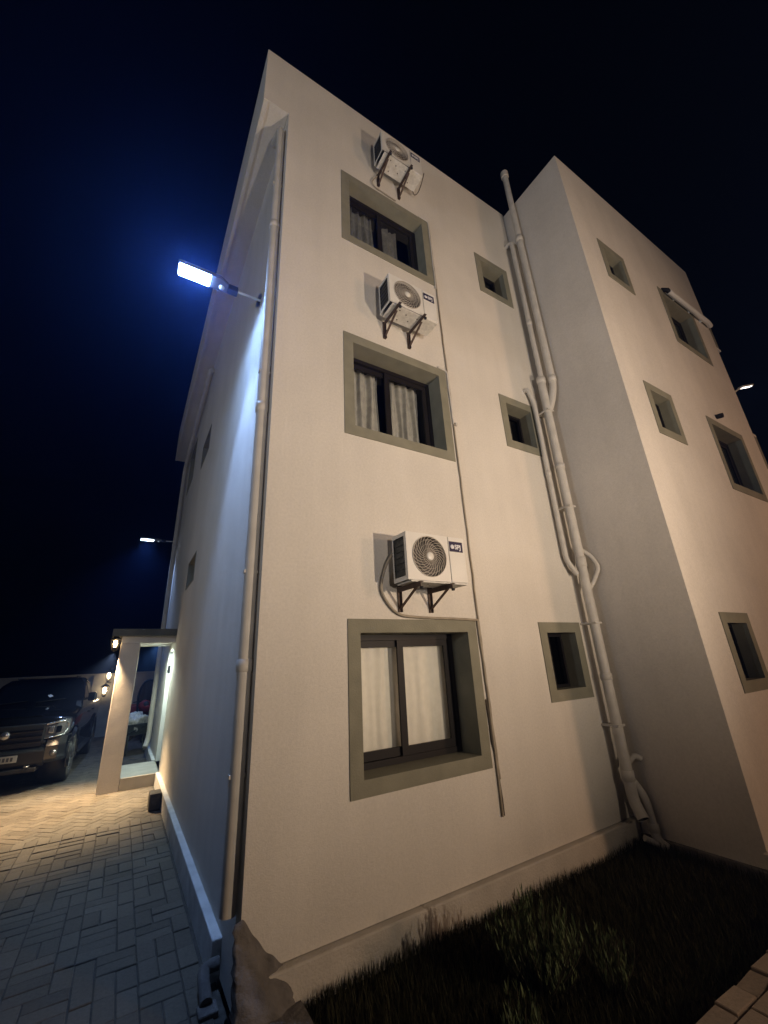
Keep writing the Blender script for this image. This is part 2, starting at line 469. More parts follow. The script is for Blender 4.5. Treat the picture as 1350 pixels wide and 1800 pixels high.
BW = 0.115
LV = [0.0, 3.1, 5.871]
big = [(0.736, 2.168, 0.934 + l, 2.232 + l) for l in LV]
small = [(3.126, 3.869, 1.388 + l, 2.219 + l) for l in LV]
tsm = [(4.710, 5.455, 1.399 + l, 2.223 + l) for l in LV]
tlg = [(6.557, 7.913, 0.947 + l, 2.219 + l) for l in LV]
side = [(4.47, 5.52, 5.95, 6.48), (4.50, 5.56, 3.36, 3.88), (7.25, 8.50, 6.48, 7.66)]
def inner(r, b=BW): return (r[0] + b, r[1] - b, r[2] + b, r[3] - b)

m = MB(); wall(m, Ff, (0, X1), (0.19, H), [inner(r) for r in big + small])
obj("facade_wall", m, M['plaster'], bld)
m = MB(); wall(m, Ft, (X1, XR), (0.19, H2), [inner(r) for r in tsm + tlg])
obj("tower_wall", m, M['tower_plaster'], bld)
m = MB()
m.quad((X1, -D, 0.0), (X1, 0, 0.0), (X1, 0, H2), (X1, -D, H2))
obj("tower_side_wall", m, M['tower_plaster'], bld)
m = MB(); wall(m, Fs, (0, LEN), (0.0, FB), [inner(r, 0.03) for r in side] + [(6.50, 7.42, 0.2, 2.30)])
obj("side_wall", m, M['plaster'], bld)
m = MB()
m.quad((0, LEN, -0.05), (X1, LEN, -0.05), (X1, LEN, H), (0, LEN, H))
m.quad((XR, -D, -0.05), (XR, LEN, -0.05), (XR, LEN, H2), (XR, -D, H2))
m.quad((X1, LEN - 0.01, -0.05), (XR, LEN - 0.01, -0.05), (XR, LEN - 0.01, H2), (X1, LEN - 0.01, H2))
obj("rear_wall", m, M['plaster'], bld)
m = MB(); m.quad((-FO + .01, 0.01, H - 0.02), (X1, 0.01, H - 0.02), (X1, LEN, H - 0.02), (-FO + .01, LEN, H - 0.02))
m.quad((X1 + .003, -D + .003, H2 - 0.01), (XR, -D + .003, H2 - 0.01), (XR, LEN - .02, H2 - 0.01), (X1 + .003, LEN - .02, H2 - 0.01))
obj("roof", m, M['concrete'], bld)
# the overhanging parapet along the left side
m = MB()
m.quad((-FO, 0, FB), (0, 0, FB), (0, 0, H), (-FO, 0, H))
m.quad((-FO, 0, FB), (-FO, LEN, FB), (-FO, LEN, H), (-FO, 0, H))
m.quad((-FO, LEN, FB), (0, LEN, FB), (0, LEN, H), (-FO, LEN, H))
m.quad((-FO, 0, FB), (0, 0, FB), (0, LEN, FB), (-FO, LEN, FB))
obj("parapet", m, M['plaster'], bld)
# a shallow drip lip under the parapet edge
obj("drip_lip", MB().box(-FO + 0.004, -FO + 0.05, 0.01, LEN - 0.01, FB - 0.018, FB + 0.001), M['plaster'], bld)
# plinths
m = MB(); m.box(0.002, X1 - 0.002, -0.062, 0.02, -0.08, 0.186); 
obj("plinth", m, M['plinth'], bld, bevel=0.012)
m = MB(); m.box(-0.062, 0.02, 0.46, 6.28, -0.08, 0.205); 
obj("plinth", m, M['sideplinth'], bld, bevel=0.008)
m = MB(); m.box(-0.062, 0.02, 7.62, LEN, -0.08, 0.205)
obj("plinth", m, M['sideplinth'], bld, bevel=0.008)
m = MB(); m.box(X1 - 0.045, XR, -D - 0.062, -D + 0.02, -0.08, 0.19)
obj("plinth", m, M['plinth'], bld, bevel=0.012)
m = MB(); m.box(X1 - 0.045, X1 + 0.01, -D + 0.021, -0.064, -0.08, 0.06)
obj("plinth", m, M['concrete'], bld, bevel=0.012)
# dark sheets coloured as the unlit depth of the rooms
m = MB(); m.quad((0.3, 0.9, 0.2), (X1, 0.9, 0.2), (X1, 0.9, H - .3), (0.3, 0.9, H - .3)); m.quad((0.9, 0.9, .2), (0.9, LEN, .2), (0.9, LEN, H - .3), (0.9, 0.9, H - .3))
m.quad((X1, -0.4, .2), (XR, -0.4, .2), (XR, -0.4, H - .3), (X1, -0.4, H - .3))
obj("room_dark_sheet", m, M['room'], bld)

def window(F, r, depth, kind, band=BW, surround='olive', label=None, sub=None):
    """surround ring + reveal as the window; frame, panes as its sub-parts"""
    a0, a1, b0, b1 = r; c0, c1, d0, d1 = inner(r, band)
    pr = 0.010 if band else 0.0
    m = MB()
    if band:
        O = [(a0, b0), (a1, b0), (a1, b1), (a0, b1)]; I = [(c0, d0), (c1, d0), (c1, d1), (c0, d1)]
        for k in range(4):
            n = (k + 1) % 4
            m.quad(F(*O[k], pr), F(*O[n], pr), F(*I[n], pr), F(*I[k], pr))
            m.quad(F(*O[k], pr), F(*O[n], pr), F(*O[n], -.002), F(*O[k], -.002))
    I = [(c0, d0), (c1, d0), (c1, d1), (c0, d1)]
    for k in range(4):
        n = (k + 1) % 4
        m.quad(F(*I[k], pr), F(*I[n], pr), F(*I[n], -depth), F(*I[k], -depth))
    w = obj("window", m, M[surround], bld, label=label)
    def fbox(mb, u0, u1, v0, v1, w0, w1):
        P = [F(a, b, c) for c in (w0, w1) for b in (v0, v1) for a in (u0, u1)]
        mb.add(P, [(0, 2, 3, 1), (4, 5, 7, 6), (0, 1, 5, 4), (2, 6, 7, 3), (0, 4, 6, 2), (1, 3, 7, 5)])
    e = 0.001; z0, z1 = -depth - 0.06, -depth + 0.012
    t = 0.05 if kind == 'slide' else 0.035
    m = MB()
    fbox(m, c0 + e, c1 - e, d1 - t, d1 - e, z0, z1); fbox(m, c0 + e, c1 - e, d0 + e, d0 + t, z0, z1)
    fbox(m, c0 + e, c0 + t, d0 + t, d1 - t, z0, z1); fbox(m, c1 - t, c1 - e, d0 + t, d1 - t, z0, z1)
    obj("window_frame", m, M['frame'], w)
    if kind == 'slide':
        mid = (c0 + c1) / 2 - 0.03
        for (s0, s1, off) in ((c0 + t + .001, mid + 0.045, -0.024), (mid - 0.04, c1 - t - .001, 0.004)):
            m = MB(); q = 0.06
            f0, f1 = -depth + off - 0.022, -depth + off
            fbox(m, s0, s1, d0 + t + .001, d0 + t + q + .01, f0, f1); fbox(m, s0, s1, d1 - t - q, d1 - t - .001, f0, f1)
            fbox(m, s0, s0 + q, d0 + t + q + .01, d1 - t - q, f0, f1); fbox(m, s1 - q, s1, d0 + t + q + .01, d1 - t - q, f0, f1)
            obj("sash", m, M['frame'], w)
            m = MB(); g = (f0 + f1) / 2
            m.quad(F(s0 + q, d0 + t + q, g), F(s1 - q, d0 + t + q, g), F(s1 - q, d1 - t - q, g), F(s0 + q, d1 - t - q, g))
            obj("pane", m, M['glass'], w)
    else:
        m = MB(); g = -depth - 0.03
        m.quad(F(c0 + t, d0 + t, g), F(c1 - t, d0 + t, g), F(c1 - t, d1 - t, g), F(c0 + t, d1 - t, g))
        obj("pane", m, M['dglass'], w)
        m = MB(); mid = c0 + (c1 - c0) * 0.52
        fbox(m, mid - .018, mid + .018, d0 + t, d1 - t, z0 + .005, z1 - .005)
        obj("mullion", m, M['frame'], w)
    return w
DEP = [0.23, 0.185, 0.145]
for k, r in enumerate(big): window(Ff, r, DEP[k] + 0.03, 'slide', label=["large sliding window with cream curtains", "large sliding window with hanging curtain strips", "large top floor sliding window, dark"][k])
for k, r in enumerate(small): window(Ff, r, 0.20, 'fixed')
for k, r in enumerate(tsm): window(Ft, r, 0.15, 'fixed')
for k, r in enumerate(tlg): window(Ft, r, 0.20, 'slide')
for r in side: window(Fs, r, 0.16, 'fixed', band=0.03, surround='olive')
# entrance door under the canopy
m = MB()
for (p, q) in (((6.50, 0.2), (6.50, 2.30)), ((6.50, 2.30), (7.42, 2.30)), ((7.42, 2.30), (7.42, 0.2))):
    m.quad((0, p[0], p[1]), (0, q[0], q[1]), (0.12, q[0], q[1]), (0.12, p[0], p[1]))
dr = obj("door", m, M['white'], bld)
m = MB().box(0.09, 0.12, 6.53, 7.39, 0.2, 2.27); obj("door_leaf", m, M['white'], dr, bevel=.006)
m = MB().tube([(0.07, 6.62, 1.05), (0.07, 6.62, 1.25)], 0.012, 8); obj("handle", m, M['chrome'], dr)

# ------------------------------------------------------------------ curtains
def curtain(x0, x1, z0, z1, y, mat, folds, amp, seed, label, gap=0.0):
    rnd = random.Random(seed); mb = MB(); n = 90; rows = 10; vs = []
    ph = [rnd.uniform(0, 6) for _ in range(6)]
    for j in range(rows + 1):
        t = j / rows; z = z0 + (z1 - z0) * t
        for i in range(n + 1):
            s = i / n
            w = math.sin(s * folds * 2 * PI + ph[0] + 0.5 * math.sin(s * 5 + ph[1]) + 0.25 * (1 - t) * math.sin(9 * s + ph[2]))
            w += 0.45 * math.sin(s * folds * 4.6 * PI + ph[3]) + 0.5 * math.sin(s * 7 + ph[4])
            vs.append((x0 + (x1 - x0) * s + 0.012 * math.sin(6 * t + ph[5]) * math.sin(s * folds * 5), y + amp * w, z + (0.012 * math.sin(s * folds * 2 * PI) if j == 0 else 0)))
    fs = [(j * (n + 1) + i, j * (n + 1) + i + 1, (j + 1) * (n + 1) + i + 1, (j + 1) * (n + 1) + i) for j in range(rows) for i in range(n)]
    mb.add(vs, fs, True)
    return tag(obj("curtain", mb, mat), label, "curtain", "curtains behind the large windows")
curtain(0.885, 1.45, 1.06, 2.10, 0.36, M['curtain'], 2.4, 0.012, 1, "cream curtain behind the left pane of the ground floor window with the dark frame")
curtain(1.50, 2.02, 1.06, 2.10, 0.345, M['curtain'], 2, 0.008, 2, "cream curtain behind the right pane of the ground floor window with the dark frame")
curtain(0.90, 1.36, 4.14, 5.19, 0.34, M['greycurtain'], 3, 0.026, 3, "narrow grey folded curtain in the left pane of the middle floor window")
curtain(1.50, 1.96, 4.14, 5.19, 0.34, M['greycurtain'], 3, 0.028, 4, "grey folded curtain in the right pane of the middle floor window")
curtain(0.88, 1.36, 6.93, 7.95, 0.30, M['greycurtain'], 4, 0.024, 5, "dim grey curtain behind the left pane of the top floor window")
curtain(1.46, 1.78, 6.93, 7.95, 0.31, M['greycurtain'], 2, 0.024, 6, "dim grey curtain behind the right pane of the top floor window")

# ------------------------------------------------------------------ air conditioners and their brackets
def text_mesh(name, body, size, mat, parent, loc, depth=0.001):
    c = bpy.data.curves.new(name, 'FONT'); c.body = body; c.size = size; c.extrude = depth; c.offset = size * 0.03
    c.align_x = 'LEFT'; c.align_y = 'CENTER'
    t = bpy.data.objects.new(name, c); COL.objects.link(t)
    dg = bpy.context.evaluated_depsgraph_get()
    me = bpy.data.meshes.new_from_object(t.evaluated_get(dg))
    bpy.data.objects.remove(t)
    me.transform(Matrix.Translation(Vector(loc)) @ Matrix.Rotation(PI / 2, 4, 'X'))
    me.materials.clear(); me.materials.append(mat)
    o = bpy.data.objects.new(name, me); COL.objects.link(o); o.parent = parent
    return o
AW, AD, AH = 0.68, 0.23, 0.435
def make_ac():
    t = thing("air_conditioner", "x", "air conditioner", (0, 0, 0), 0, "outdoor air conditioner units on the walls")
    fx, fz, fr = 0.250, 0.222, 0.190
    # casing: shell without left coil opening, front with a round hole
    m = MB()
    n = 48
    ring = [(fx + fr * math.cos(2 * PI * k / n), -AD, fz + fr * math.sin(2 * PI * k / n)) for k in range(n)]
    def onrect(a):
        c, s = math.cos(a), math.sin(a)
        hw0, hw1, hz0, hz1 = fx, 0.478 - fx, fz, AH - fz
        sc_ = min((hw1 / c if c > 1e-6 else (hw0 / -c if c < -1e-6 else 1e9)), (hz1 / s if s > 1e-6 else (hz0 / -s if s < -1e-6 else 1e9)))
        return (fx + c * sc_, -AD, fz + s * sc_)
    outer = [onrect(2 * PI * k / n) for k in range(n)]
    back = [(p[0], -AD + 0.03, p[2]) for p in ring]
    m.add(ring + outer, [(k, (k + 1) % n, n + (k + 1) % n, n + k) for k in range(n)])
    m.add(ring + back, [(k, n + k, n + (k + 1) % n, (k + 1) % n) for k in range(n)], True)
    # corners of the fan panel the radial quads cut off
    for cx_, cz_ in ((0, 0), (0, AH), (0.478, AH), (0.478, 0)):
        a = math.atan2(cz_ - fz, cx_ - fx) % (2 * PI); k = int(a / (2 * PI) * n)
        m.add([outer[k], outer[(k + 1) % n], (cx_, -AD, cz_)], [(0, 1, 2)])
    m.quad((0, -AD, AH), (0.478, -AD, AH), (0.478, 0, AH), (0, 0, AH))
    m.quad((0, 0, 0), (AW, 0, 0), (AW, 0, AH), (0, 0, AH))
    # left side frame round the coil
    for (y0, y1, z0, z1) in ((-AD, -AD + 0.035, 0, AH), (-0.02, 0, 0, AH), (-AD + 0.035, -0.02, 0, 0.04), (-AD + 0.035, -0.02, AH - 0.035, AH)):
        m.quad((0, y0, z0), (0, y1, z0), (0, y1, z1), (0, y0, z1))
    obj("casing", m, M['acwhite'], t, local=True)
    # service side of the casing: a bevelled box with a shadow gap beside the fan panel
    m = MB().box(0.484, AW, -AD - 0.002, -0.001, 0.0, AH + 0.002)
    obj("service_cover", m, M['acwhite'], t, local=True, bevel=0.008)
    m = MB().box(0.474, 0.486, -AD + 0.004, -0.002, 0.002, AH - 0.002); obj("seam", m, M['acdark'], t, local=True)
    m = MB().box(0.03, AW - 0.005, -AD + 0.004, -0.003, -0.016, -0.0005); 
    bs = obj("base_plate", m, M['acbase'], t, local=True, bevel=.004)
    m = MB()
    for (hx, hy) in ((0.20, -0.05), (0.26, -0.16), (0.33, -0.09), (0.41, -0.17), (0.16, -0.18), (0.52, -0.06)): m.lathe((hx, hy, -0.0163), (0, 0, -1), [(0.0, .0012), (0.009, .001), (0.009, -.002)], 10)
    h_ = obj("drain_hole", m, M['acdark'], bs, local=True); h_['kind'] = 'stuff'
    # coil fins behind the side opening
    m = MB().quad((0.012, -AD + .03, .03), (0.012, -.015, .03), (0.012, -.015, AH - .03), (0.012, -AD + .03, AH - .03))
    for k in range(7): m.box(0.003, 0.011, -AD + .036, -.021, .05 + .055 * k, .056 + .055 * k)
    c = obj("coil", m, M['coil'], t, local=True); c['kind'] = 'stuff'
    # fan recess, blades, wire guard
    m = MB().lathe((fx, -AD + 0.09, fz), (0, 1, 0), [(0.0, 0), (fr, 0), (fr, -0.062)], 40); obj("fan_recess", m, M['acdark'], t, local=True)
    for k in range(3):
        m = MB(); vs = []
        for i in range(7):
            for j in range(5):
                a = k * 2 * PI / 3 + i / 6 * 1.35 + j * 0.08; r = 0.04 + 0.135 * j / 4
                vs.append((fx + r * math.cos(a), -AD + 0.075 - 0.03 * i / 6, fz + r * math.sin(a)))
        m.add(vs, [(i * 5 + j, i * 5 + j + 1, (i + 1) * 5 + j + 1, (i + 1) * 5 + j) for i in range(6) for j in range(4)], True)
        obj("fan_blade", m, M['acdark'], t, local=True)
    m = MB()
    for k in range(26):
        a0 = 2 * PI * k / 26
        pts = []
        for i in range(8):
            s = i / 7; r = 0.036 + (fr - 0.036) * s
            a = a0 + 0.95 * s ** 1.3 * (-1)
            pts.append((fx + r * math.cos(a), -AD - 0.010 + 0.008 * s ** 3, fz + r * math.sin(a)))
        m.tube(pts, 0.0026, 4, False)
    for r in (0.075, 0.115, 0.155, fr - .002):
        m.tube([(fx + r * math.cos(2 * PI * q / 36), -AD - 0.006, fz + r * math.sin(2 * PI * q / 36)) for q in range(37)], 0.0016 if r < .18 else .004, 4, False)
    g = obj("fan_guard", m, M['wire'], t, local=True); g['kind'] = 'stuff'
    m = MB().lathe((fx, -AD - 0.008, fz), (0, -1, 0), [(0.038, -0.004), (0.038, 0.004), (0.030, 0.009), (0.0, 0.010)], 24)
    obj("fan_hub", m, M['acwhite'], t, local=True)
    m = MB().box(0.492, 0.652, -AD - 0.0055, -AD - 0.0022, 0.292, 0.392); bd = obj("badge", m, M['badge'], t, local=True)
    text_mesh("lettering", "SPJ", 0.062, M['print'], bd, (0.554, -AD - 0.0065, 0.338))
    m = MB().lathe((0.526, -AD - 0.0057, 0.340), (0, -1, 0), [(0.022, 0), (0.022, 0.001), (0.0, 0.001)], 24)
    em = obj("emblem", m, M['print'], bd, local=True)
    m = MB().tube([(AW + .002, -0.05, .30), (AW + .03, -0.05, .30), (AW + .045, -0.05, .26), (AW + .035, -0.05, .10), (AW - .01, -0.04, .0)], 0.008, 6)
    obj("refrigerant_pipe", m, M['cable'], t, local=True)
    return t
ac0 = make_ac()
acs = [(1.165, -0.09, 2.532, 0, "white outdoor air conditioner above the ground floor window, fan grille seen full on"),
       (1.175, -0.09, 5.695, 0, "white outdoor air conditioner between the middle and top floor windows"),
       (1.220, -0.09, 8.470, 0, "white outdoor air conditioner under the roof edge above the top floor window")]
for i, (x, y, z, r, lab) in enumerate(acs):
    o = ac0 if i == 0 else copy_tree(ac0)
    o.location = (x, y, z); o['label'] = lab
    if r: o.rotation_euler = (0, 0, PI / 2); o.scale = (1.4, 0.9, 1.7)

def make_bracket():
    t = thing("wall_bracket", "x", "bracket", (0, 0, 0), 0, "angle iron brackets under the air conditioners")
    m = MB().box(-.017, .017, -.012, -.003, -0.25, 0.0); m.box(.012, .017, -.034, -.012, -0.25, 0.0); obj("upright", m, M['rust'], t, local=True)
    m = MB().box(-.017, .017, -0.375, -0.012, -.036, -.030); m.box(-.017, -.011, -0.375, -0.012, -.075, -.036); obj("arm", m, M['rust'], t, local=True)
    m = MB().bar((0.004, -0.020, -0.215), (0.004, -0.285, -0.068), 0.024, 0.010); obj("strut", m, M['rust'], t, local=True)
    m = MB().lathe((0, -0.362, -0.076), (0, 0, -1), [(0.0, .02), (0.016, .019), (0.017, 0), (0.0, 0)], 10); obj("rubber_foot", m, M['black'], t, local=True)
    return t
br0 = make_bracket(); first = True
flr = ["ground floor air conditioner", "air conditioner between the upper windows", "air conditioner under the roof edge"]
for i, (x, y, z, r, lab) in enumerate(acs):
    for dx, sd in ((0.10, "left"), (0.45, "right")):
        o = br0 if first else copy_tree(br0); first = False
        o.location = (x + dx, -0.001, z + 0.012) if not r else (XR + 0.001, y + dx * 1.4, z + 0.012)
        if r: o.rotation_euler = (0, 0, PI / 2)
        o['label'] = f"iron bracket under the {sd} end of the {flr[i]}"

# drain hose hanging from the ground floor unit, sagging to the surround
h = [(1.19, -0.07, 2.83), (1.13, -0.04, 2.74), (1.08, -0.03, 2.60), (1.062, -0.025, 2.50), (1.09, -0.022, 2.42), (1.17, -0.022, 2.32), (1.26, -0.02, 2.262), (1.50, -0.02, 2.248), (1.90, -0.02, 2.242), (2.20, -0.02, 2.232)]
tag(obj("drain_hose", MB().tube(fillet(h, .08), 0.012, 8), M['cable']), "pale hose looping down from the ground floor air conditioner onto the window surround", "hose")
tag(obj("drain_hose", MB().tube(fillet([(1.95, -0.30, 8.62), (1.985, -0.2, 8.60), (1.99, -0.09, 8.52), (1.93, -0.06, 8.44), (1.88, -.09, 8.47)], .05), 0.007, 6), M['darkcable']), "thin dark hose curling at the right end of the top air conditioner", "hose")
tag(obj("drain_hose", MB().tube(fillet([(1.28, -0.05, 8.36), (1.20, -0.03, 8.22), (1.24, -.02, 8.15), (1.60, -.02, 8.13)], .05), 0.008, 6), M['cable']), "pale hose lying along the top edge of the top floor window surround", "hose")

# cables down the facade
def cable(pts, r, mat, label): return tag(obj("cable", MB().tube(pts, r, 6), mat), label, "cable", "cables down the facade")
rc = random.Random(5)
def wob(x0, z0, x1, z1, n, a): return [(x0 + (x1 - x0) * i / n + rc.gauss(0, a), -0.014, z0 + (z1 - z0) * i / n) for i in range(n + 1)]
cable(wob(2.190, 8.10, 2.215, 0.56, 46, .0022), 0.0105, M['cable'], "longest cable, running from the top floor window down past all floors")
cable([(2.05, -.014, 5.345), (2.16, -.014, 5.335)] + wob(2.19, 5.31, 2.20, 4.55, 7, .002), 0.013, M['pvc'], "pale painted conduit beside the right edge of the middle floor window")
cable([(2.02, -.014, 8.118), (2.165, -.014, 8.115)] + wob(2.183, 8.09, 2.182, 6.75, 9, .002), 0.011, M['pvc'], "pale painted conduit beside the right edge of the top floor window")
cable(wob(2.192, 2.235, 2.235, 0.84, 12, .003), 0.012, M['cable'], "shorter beige cable hanging below the ground floor hose, ending above the longest cable's end")
cable(wob(2.178, 1.50, 2.238, 0.565, 8, .004), 0.008, M['darkcable'], "thin dark cable hanging loose beside the ground floor window's lower right corner")
mm = MB(); mm.box(2.222, 2.252, -.03, -.001, 4.535, 4.575)
tag(obj("cable_clip", mm, M['pvc'], bevel=.004), "small pale clip at the conduit end beside the middle floor window", "clip")

# ------------------------------------------------------------------ soil and vent pipes in the inner corner
def pipe(name, label, pts, r, joints=(), bend=0.09, mat='pvc', n=16, caps=True, open_end=None):
    t = thing(name, label, "pipe", pts[-1], 0, "painted drain pipes on the building")
    P = fillet(pts, bend)
    obj("pipe_run", MB().tube(P, r, n, caps), M[mat], t)
    for (c, ax, ln) in joints:
        m = MB().lathe(c, ax, [(r, -ln / 2), (r * 1.16, -ln / 2 + .004), (r * 1.16, ln / 2 - .004), (r, ln / 2)], n)
        obj("coupling", m, M[mat], t)
    return t
Z = (0, 0, 1)
pipe("vent_pipe", "thick vent pipe rising above the roof line from the inner corner", [(4.052, -0.262, 10.40), (4.052, -0.268, 5.60), (4.03, -0.20, 5.36), (3.985, -0.150, 5.20)], 0.051, [((4.052, -.264, 8.70), Z, .12), ((4.052, -.268, 5.72), Z, .10)], 0.14)
p = pipe("vent_cowl", "flared cap on top of the vent pipe", [(4.052, -0.262, 10.36), (4.052, -0.262, 10.48)], 0.068, [])
pipe("drain_pipe", "upper slim drain pipe starting beside the top small window, left of the vent pipe", [(4.01, 0.01, 8.76), (4.01, -0.13, 8.76), (4.012, -0.13, 5.74)], 0.038, [((4.012, -.13, 6.9), Z, .09)], 0.08)
st = pipe("soil_stack", "thickest drain pipe running down the inner corner to an open end at the ground", [(3.965, -0.145, 5.80), (3.965, -0.145, 0.40), (3.925, -0.235, 0.255)], 0.057, [((3.965, -.145, 5.74), Z, .09), ((3.965, -.145, 2.95), Z, .13), ((3.965, -.145, 4.3), Z, .07), ((3.965, -.145, 1.6), Z, .07), ((3.965, -.145, 0.62), Z, .10)], 0.1, caps=False)
for zz in (5.2, 3.7, 2.2, 1.1):
    obj("pipe_clip", MB().box(3.90, 4.03, -.205, -.001, zz - .012, zz + .012), M['pvc'], st, bevel=.004)
obj("pipe_bore", MB().lathe((3.9285, -0.2275, 0.268), (-.228, -.512, -.826), [(0.0, -0.02), (0.050, -0.02), (0.052, .013)], 16), M['black'], st)  # black plug painted as the shaded inside of the pipe mouth
pipe("drain_pipe", "slim drain pipe left of the soil stack, starting beside the middle small window", [(3.72, 0.01, 5.56), (3.72, -0.06, 5.56), (3.80, -0.06, 5.36), (3.80, -0.06, 2.98), (3.90, -0.10, 2.80)], 0.033, [((3.80, -.06, 4.2), Z, .08)], 0.08)
pipe("drain_pipe", "thin drain pipe right of the soil stack between the two elbows", [(4.03, -0.14, 5.36), (4.085, -0.105, 5.1), (4.085, -0.105, 3.10), (4.02, -0.13, 2.95)], 0.026, [], 0.07)
pipe("drain_loop", "short looped drain elbow sticking out right of the soil stack at middle height", [(4.02, -0.14, 3.12), (4.09, -0.22, 3.02), (4.09, -0.285, 2.86), (4.06, -0.18, 2.68), (3.99, -0.15, 2.60)], 0.029, [], 0.06)
pipe("pipe_stub", "small pipe stub on the tower side near the foot of the soil stack", [(4.02, -0.13, 0.72), (4.09, -0.19, 0.80), (4.13, -0.24, 0.76)], 0.030, [], 0.04)
pipe("branch_pipe", "curved branch pipe beside the open foot of the soil stack", [(4.00, -0.15, 0.58), (4.07, -0.215, 0.42), (4.075, -0.235, 0.05), (4.09, -0.33, 0.0)], 0.044, [((4.075, -.233, 0.16), Z, .08)], 0.10)
pipe("pipe_offcut", "short pale pipe lying at the foot of the soil stack", [(3.93, -0.20, 0.09), (4.06, -0.26, 0.02)], 0.028, [], 0.02)
# rainwater pipe on the left corner
rw = pipe("rainwater_pipe", "pale rainwater pipe running down the left corner from the parapet overhang", [(-0.06, 0.42, FB + .01), (-0.06, 0.34, 8.50), (-0.058, 0.125, 8.42), (-0.056, 0.115, 0.46)], 0.050, [((-0.058, .122, 4.15), Z, .10), ((-0.058, .12, 6.6), Z, .09), ((-0.057, .118, 1.9), Z, .09)], 0.10)
for zz in (7.3, 4.55, 2.6, 1.2):
    obj("pipe_clip", MB().box(-0.112, 0.0, 0.095, 0.14, zz - .012, zz + .012), M['pvc'], rw)
pipe("rainwater_pipe", "second rainwater pipe at the far end of the side wall, leaning out of the wall", [(0.01, 5.15, 8.27), (-0.08, 5.15, 8.27), (-0.08, 5.22, 8.20), (-0.08, 9.15, 7.60), (-0.08, 9.20, 7.3), (-0.08, 9.20, 0.42), (-0.13, 9.1, 0.26)], 0.058, [((-.08, 9.2, 5.2), Z, .1)], 0.16)
# drain outlet at the near end of the side plinth
t = thing("drain_outlet", "small grey drain elbow at the near end of the side plinth", "drain", (-0.10, 0.36, 0))
obj("elbow", MB().tube(fillet([(-0.02, 0.42, 0.10), (-0.11, 0.42, 0.10), (-0.12, 0.36, 0.08), (-0.12, 0.22, 0.03)], .05), 0.036, 12), M['concrete'], t)
obj("gully", MB().box(-0.17, -0.06, 0.14, 0.25, -0.03, 0.025), M['concrete'], t, bevel=.008)

# ------------------------------------------------------------------ duct and oddments on the tower front
for z0, lab in ((7.55, "projecting window box at the top floor, seen edge on"), (4.78, "projecting window box at the middle floor, seen edge on")):
    w = obj("window", MB().box(XR + .002, XR + .155, -D + .004, .45, z0 + .05, z0 + .74), M['olive'], bld, label=lab, bevel=.006)
    obj("sill", MB().box(XR + .002, XR + .19, -D + .001, .48, z0, z0 + .049), M['white'], w, bevel=.006)
    obj("head", MB().box(XR + .002, XR + .165, -D + .002, .47, z0 + .741, z0 + .79), M['tower_plaster'], w, bevel=.006)
t = thing("duct", "white duct tube crossing over the tower's top floor large window towards the far right edge", "duct", (7.1, -D, 8.1))
obj("duct_run", MB().tube(fillet([(6.80, -D - .07, 8.03), (8.40, -D - 0.07, 8.06), (8.56, -D - .05, 8.06)], .05), 0.045, 12), M['white'], t)
for xx in (7.1, 7.7, 8.2): obj("clip", MB().box(xx - .012, xx + .012, -D - .075, -D, 8.02, 8.09), M['white'], t)
obj("wall_sleeve", MB().tube([(6.77, -D + .01, 8.13), (6.77, -D - .07, 8.05), (6.81, -D - .07, 8.03)], .040, 12), M['frame'], t)
t = thing("wall_sleeve", "small dark pipe sleeve above the tower's middle floor large window", "pipe", (7.07, -D, 5.43))
obj("sleeve_tube", MB().tube([(7.03, -D + .01, 5.44), (7.03, -D - 0.09, 5.42)], 0.040, 12), M['frame'], t)

# ------------------------------------------------------------------ LED flood lamps on the side wall
def led_lamp(y, z, label, mat_led, arm=0.30):
    t = thing("led_street_lamp", label, "lamp", (0, y, z), 0, "LED street lamps on the side wall")
    obj("arm", MB().tube([(0.0, y, z + .02), (-arm - .02, y, z + .01)], 0.014, 10), M['white'], t)
    obj("wall_plate", MB().box(-.014, -.001, y - .03, y + .03, z - .03, z + .07), M['pvc'], t, bevel=.004)
    obj("clamp", MB().box(-arm - .10, -arm + .015, y - .045, y + .045, z - .035, z + .045), M['lamp_dark'], t, bevel=.012)
    m = MB()
    top = [(-arm - .10, y - .06), (-arm - .19, y - .115), (-0.925, y - .115), (-0.935, y - .10), (-0.935, y + .05), (-0.925, y + .065), (-arm - .19, y + .065), (-arm - .10, y + .06)]
    n = len(top); vs = [(a, b, z - .012) for a, b in top] + [(a, b, z + .038) for a, b in top]
    m.add(vs, [tuple(range(n)), tuple(reversed(range(n, 2 * n)))] + [(k, n + k, n + (k + 1) % n, (k + 1) % n) for k in range(n)])
    hd = obj("lamp_head", m, M['lamp_grey'], t, bevel=.006)
    x0, x1 = -0.920, -0.600
    m = MB().box(x0, x1, y - .105, y + .012, z - .022, z - .0125)
    obj("led_panel", m, mat_led, hd)
    m = MB(); c = 13
    for q in range(c):
        xx = x0 + (x1 - x0) * (q + .5) / c
        m.box(xx - .009, xx + .009, y + .020, y + .050, z - .021, z - .0125)
    e = obj("led_row", m, mat_led, hd); e['kind'] = 'stuff'
    obj("sensor", MB().lathe((-arm - .165, y, z - .012), (0, 0, -1), [(.03, 0), (.028, .014), (.015, .024), (0, .027)], 14), M['white'], hd)
    return t
led_lamp(0.76, 6.10, "large bluish white LED street lamp glaring on its arm near the front corner", M['led'])
led_lamp(10.04, 5.54, "small distant LED street lamp at the far end of the side wall", M['ledfar'])
